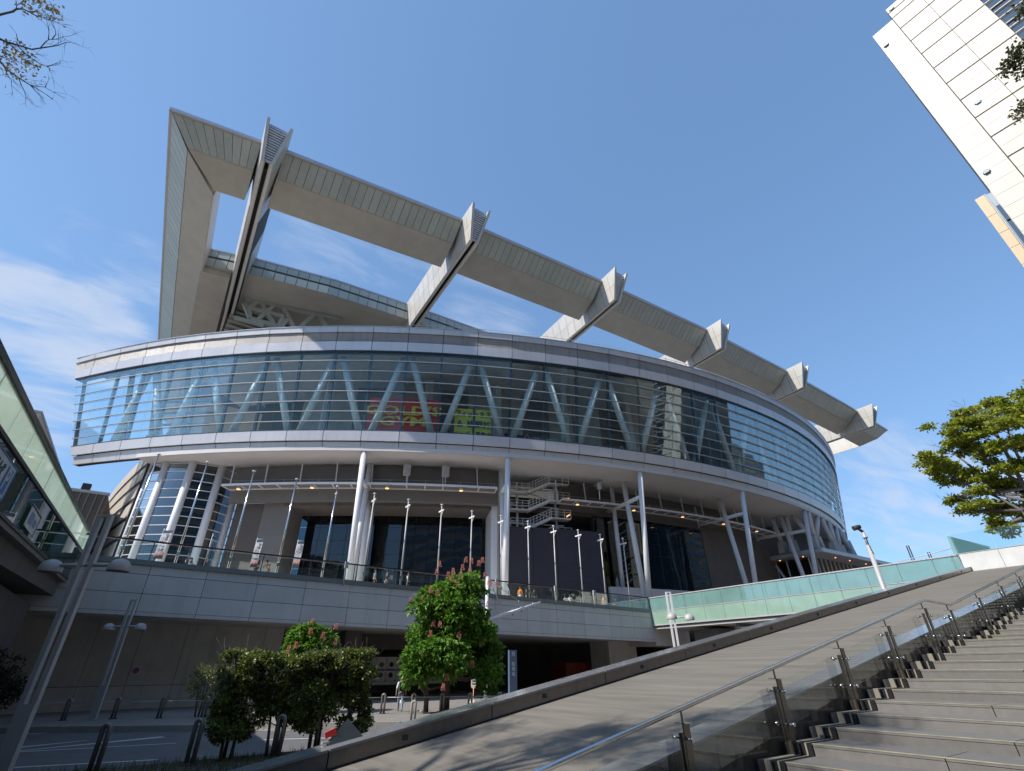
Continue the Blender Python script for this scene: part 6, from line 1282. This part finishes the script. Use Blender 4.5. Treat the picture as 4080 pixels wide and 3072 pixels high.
# bare branched tree at upper left, its crown reaching over the ramp
g = thing('budding_tree', (-9, 10, 0), 'budding tree whose thin branches with bronze leaves enter at the upper left', 'tree')
BR = [ [(-5.18, 8.49, 11.96), (-5.06, 8.39, 12.1), (-4.93, 8.31, 12.23), (-4.9, 8.27, 12.28), (-4.83, 8.24, 12.33), (-4.75, 8.26, 12.36), (-4.69, 8.28, 12.37), (-4.6, 8.28, 12.41), (-4.54, 8.29, 12.42), (-4.46, 8.28, 12.47)], [(-4.9, 8.27, 12.28), (-4.9, 8.22, 12.31), (-4.86, 8.17, 12.38), (-4.77, 8.1, 12.48)], [(-4.74, 8.25, 12.37), (-4.69, 8.23, 12.41), (-4.6, 8.26, 12.43), (-4.56, 8.27, 12.43)], [(-4.93, 8.27, 11.42), (-4.8, 8.32, 11.45), (-4.72, 8.34, 11.47), (-4.61, 8.34, 11.52), (-4.44, 8.35, 11.59), (-4.35, 8.31, 11.67), (-4.22, 8.25, 11.78), (-4.16, 8.22, 11.83), (-4.07, 8.15, 11.93), (-4.02, 8.14, 11.96)], [(-4.35, 8.31, 11.67), (-4.31, 8.22, 11.76), (-4.28, 8.18, 11.81), (-4.2, 8.15, 11.87), (-4.13, 8.1, 11.95), (-4.06, 8.13, 11.95)], [(-4.28, 8.18, 11.81), (-4.29, 8.09, 11.88), (-4.32, 8.01, 11.94)], [(-4.24, 8.16, 11.84), (-4.21, 8.09, 11.92), (-4.23, 8.03, 11.96), (-4.26, 8.0, 11.97)], [(-4.7, 8.35, 11.47), (-4.62, 8.4, 11.47), (-4.58, 8.41, 11.47), (-4.5, 8.45, 11.47)], [(-5.33, 9.27, 12.04), (-5.19, 9.29, 12.1), (-5.08, 9.22, 12.21)], [(-5.19, 9.29, 12.1), (-5.1, 9.3, 12.14), (-4.98, 9.31, 12.19), (-4.88, 9.34, 12.21)], [(-4.6, 8.35, 11.51), (-4.51, 8.41, 11.5), (-4.4, 8.47, 11.5), (-4.31, 8.51, 11.51), (-4.23, 8.52, 11.53), (-4.2, 8.53, 11.54)], [(-4.23, 8.52, 11.53), (-4.16, 8.47, 11.61), (-4.12, 8.44, 11.66)], [(-5.18, 9.02, 11.77), (-5.03, 9.1, 11.77), (-4.96, 9.16, 11.75), (-4.9, 9.2, 11.74), (-4.78, 9.26, 11.75), (-4.64, 9.32, 11.76), (-4.55, 9.34, 11.77), (-4.43, 9.39, 11.78), (-4.32, 9.45, 11.78)], [(-4.64, 9.32, 11.76), (-4.57, 9.32, 11.79), (-4.45, 9.31, 11.86), (-4.34, 9.35, 11.87), (-4.3, 9.34, 11.89)], [(-4.95, 9.17, 11.74), (-4.93, 9.24, 11.69), (-4.86, 9.31, 11.66), (-4.85, 9.37, 11.61), (-4.76, 9.43, 11.59)], [(-4.78, 9.26, 11.74), (-4.73, 9.35, 11.68), (-4.68, 9.42, 11.64), (-4.65, 9.49, 11.59), (-4.58, 9.51, 11.6)], [(-4.63, 9.32, 11.76), (-4.54, 9.39, 11.73), (-4.46, 9.46, 11.71)], [(-4.45, 9.31, 11.86), (-4.44, 9.26, 11.91), (-4.47, 9.24, 11.91)], [(-4.61, 8.3, 11.56), (-4.64, 8.21, 11.62)] ]
LC = [(-4.71, 8.05, 12.27), (-4.66, 8.08, 12.27), (-4.52, 8.01, 12.39), (-4.46, 8.06, 12.38), (-4.42, 8.09, 12.37), (-4.84, 8.61, 11.74), (-4.74, 8.73, 11.68), (-4.69, 8.68, 11.75), (-4.6, 8.75, 11.73), (-4.53, 8.78, 11.74), (-4.83, 8.83, 11.54), (-4.84, 8.87, 11.5), (-4.61, 8.88, 11.61), (-4.72, 8.93, 11.5), (-4.92, 8.66, 11.65), (-4.58, 7.98, 12.39)]
bld(lambda b: b.path([(-10, 9.6, 0), (-9.8, 9.6, 4), (-9.0, 9.6, 8), (-8.0, 9.6, 11), (-8.4, 10, 14)], [.32, .27, .22, .15, .08], 12), 'trunk', m_bark, g)
lb_ = MB()
for i, pl in enumerate(BR):
    P_ = [Vector(p) for p in pl]; r0 = .021 if len(P_) > 8 else .009
    lb_.path(P_, [max(.004, r0 * (1 - .85 * k / (len(P_) - 1))) for k in range(len(P_))], 5)
    for k in range(1, len(P_)):
        if P_[k].x > -5.0:
            for _ in range(1): branchy(lb_, P_[k], (P_[k] - P_[k - 1]).normalized() + Vector((random.gauss(0, .6), random.gauss(0, .5), random.gauss(0, .6))), random.uniform(.10, .28), .0035, 1, .7, .0)
for i in (0, 3, 8, 12): lb_.path([Vector((-8.4, 9.6, 10.2)), Vector((-6.8, 9.3, 11.2)), Vector(BR[i][0])], [.11, .06, .031], 7)
up_ = [(-7.6, 8.6, 15.2), (-8.6, 9.6, 16.4), (-10.4, 12.0, 16.6), (-9.4, 8.4, 17.4), (-7.0, 7.6, 16.8), (-11.5, 10.0, 14.5), (-10.5, 12.8, 17.4), (-9.6, 6.8, 16.6), (-6.6, 6.2, 17.4), (-12.5, 11.4, 15.6), (-11.8, 7.2, 15.8), (-8.0, 5.4, 16.0), (-10.0, 4.2, 15.0)]
for c in up_:
    v = Vector(c) - Vector((-8.4, 10, 12.5)); lb_.path([Vector((-8.4, 10, 12.5)), Vector((-8.4, 10, 12.5)) + v * .5 + Vector((0, 0, .3)), Vector(c)], [.08, .05, .03], 6)
    for _ in range(3): branchy(lb_, Vector(c) - v * .2, v + Vector((random.gauss(0, 1), random.gauss(0, 1), random.gauss(0, 1))), 1.0, .025, 2, .6, .1)
lb_.build('limbs', m_twig, g)
C = np.array([p for c in LC for p in [np.array(c) + rng.normal(0, .085, 3) for _ in range(24)]]); leaf_mesh('young_leaves', m_lf_new, g, C, rng.normal(0, 1, C.shape), .075, .02, .3, .4, 1)
bl = [(c[0] + random.gauss(0, .7), c[1] + random.gauss(0, .7), c[2] + random.gauss(0, .4), .55, .55, .3) for c in up_ for _ in range(5)]
C, u, _ = blob_points(bl, 9000, .2, 1.05); leaf_mesh('crown', m_lf_far, g, C, u, .13, .045, .2, .5, 1)
# tall zelkovas on the left plaza, outside the frame; they shade the road and the hedge
for i, (tx, ty, zc, lab) in enumerate(((-14.5, 18.5, 12.5, 'tall zelkova beyond the left footbridge, nearest the viewer'), (-15.5, 26.5, 12.8, 'tall zelkova beyond the left footbridge, middle one'), (-16.5, 35, 12.5, 'tall zelkova beyond the left footbridge, farthest one'))):
    g = thing('tall_zelkova', (tx, ty, 0), lab, 'tree', 'tall zelkovas beyond the left footbridge')
    bld(lambda b: b.path([(tx, ty, 0), (tx + .2, ty, 5), (tx, ty + .2, 10), (tx + .3, ty, 14)], [.35, .28, .2, .1], 10), 'trunk', m_bark, g)
    lb_ = MB(); bl = []
    for _ in range(34):
        a = random.uniform(0, 6.28); r_ = random.uniform(.8, 4.4); c = Vector((tx + r_ * math.cos(a), ty + r_ * math.sin(a), zc + random.uniform(-4, 3.2) * (1 - r_ / 6))); bl.append((c.x, c.y, c.z, 1.1, 1.1, .7))
        lb_.path([Vector((tx, ty, 7 + random.uniform(0, 4))), (Vector((tx, ty, 10)) + c) / 2 + Vector((0, 0, .5)), c], [.10, .06, .02], 6)
    lb_.build('limbs', m_bark, g)
    C, u, _ = blob_points(bl, 6000, .3, 1.1); leaf_mesh('crown', m_lf_y, g, C, u * np.array([1, 1, .4]), .24, .08, .2, .5, 1)
# tree overhead at the right: a few leafy twigs reach into the frame
g = thing('overhanging_tree', (15, -7, 0), 'tree whose leafy twigs hang into the upper right corner', 'tree')
TR = [[(8.42, -1.57, 10.5), (8.32, -1.56, 10.61), (8.3, -1.5, 10.63), (8.32, -1.45, 10.62)], [(8.68, -1.46, 10.26), (8.71, -1.31, 10.25), (8.81, -1.14, 10.17), (8.8, -0.99, 10.2)], [(9.26, -1.03, 9.66), (9.29, -0.93, 9.64), (9.28, -0.85, 9.66)], [(8.95, -1.29, 9.99), (8.94, -1.16, 10.02)]]
TC = [(8.33, -1.52, 10.61), (8.37, -1.47, 10.57), (8.37, -1.52, 10.57), (8.75, -1.14, 10.23), (8.73, -1.2, 10.24), (8.68, -1.25, 10.29), (8.67, -1.31, 10.29), (8.74, -1.28, 10.22), (8.78, -1.07, 10.21), (8.8, -1.02, 10.2), (8.84, -1.06, 10.14), (8.81, -1.13, 10.17), (8.83, -1.18, 10.14), (8.9, -1.19, 10.06), (8.95, -1.15, 10.01), (9.24, -0.95, 9.7), (9.26, -0.91, 9.68), (9.28, -0.86, 9.66), (8.75, -1.19, 10.23), (9.21, -0.98, 9.73)]
bld(lambda b: b.path([(15, -7, 1.5), (14.5, -6.5, 6), (13, -5, 9), (11.0, -3.4, 10.5)], [.3, .24, .15, .07], 10), 'trunk', m_bark, g)
lb_ = MB()
for pl in TR: lb_.path([Vector((10.6, -3.0, 10.4))] + [Vector(p) for p in pl], [.02] + [.008] * (len(pl) - 1) + [.003], 5)
lb_.path([Vector((11.0, -3.4, 10.5)), Vector((10.6, -3.0, 10.4))], .04, 6)
lb_.build('limbs', m_twig, g)
C = np.array([p for c in TC for p in [np.array(c) + rng.normal(0, .05, 3) for _ in range(36)]]); leaf_mesh('leaves', m_lf_far, g, C, rng.normal(0, 1, C.shape), .055, .02, .3, .4, 1)
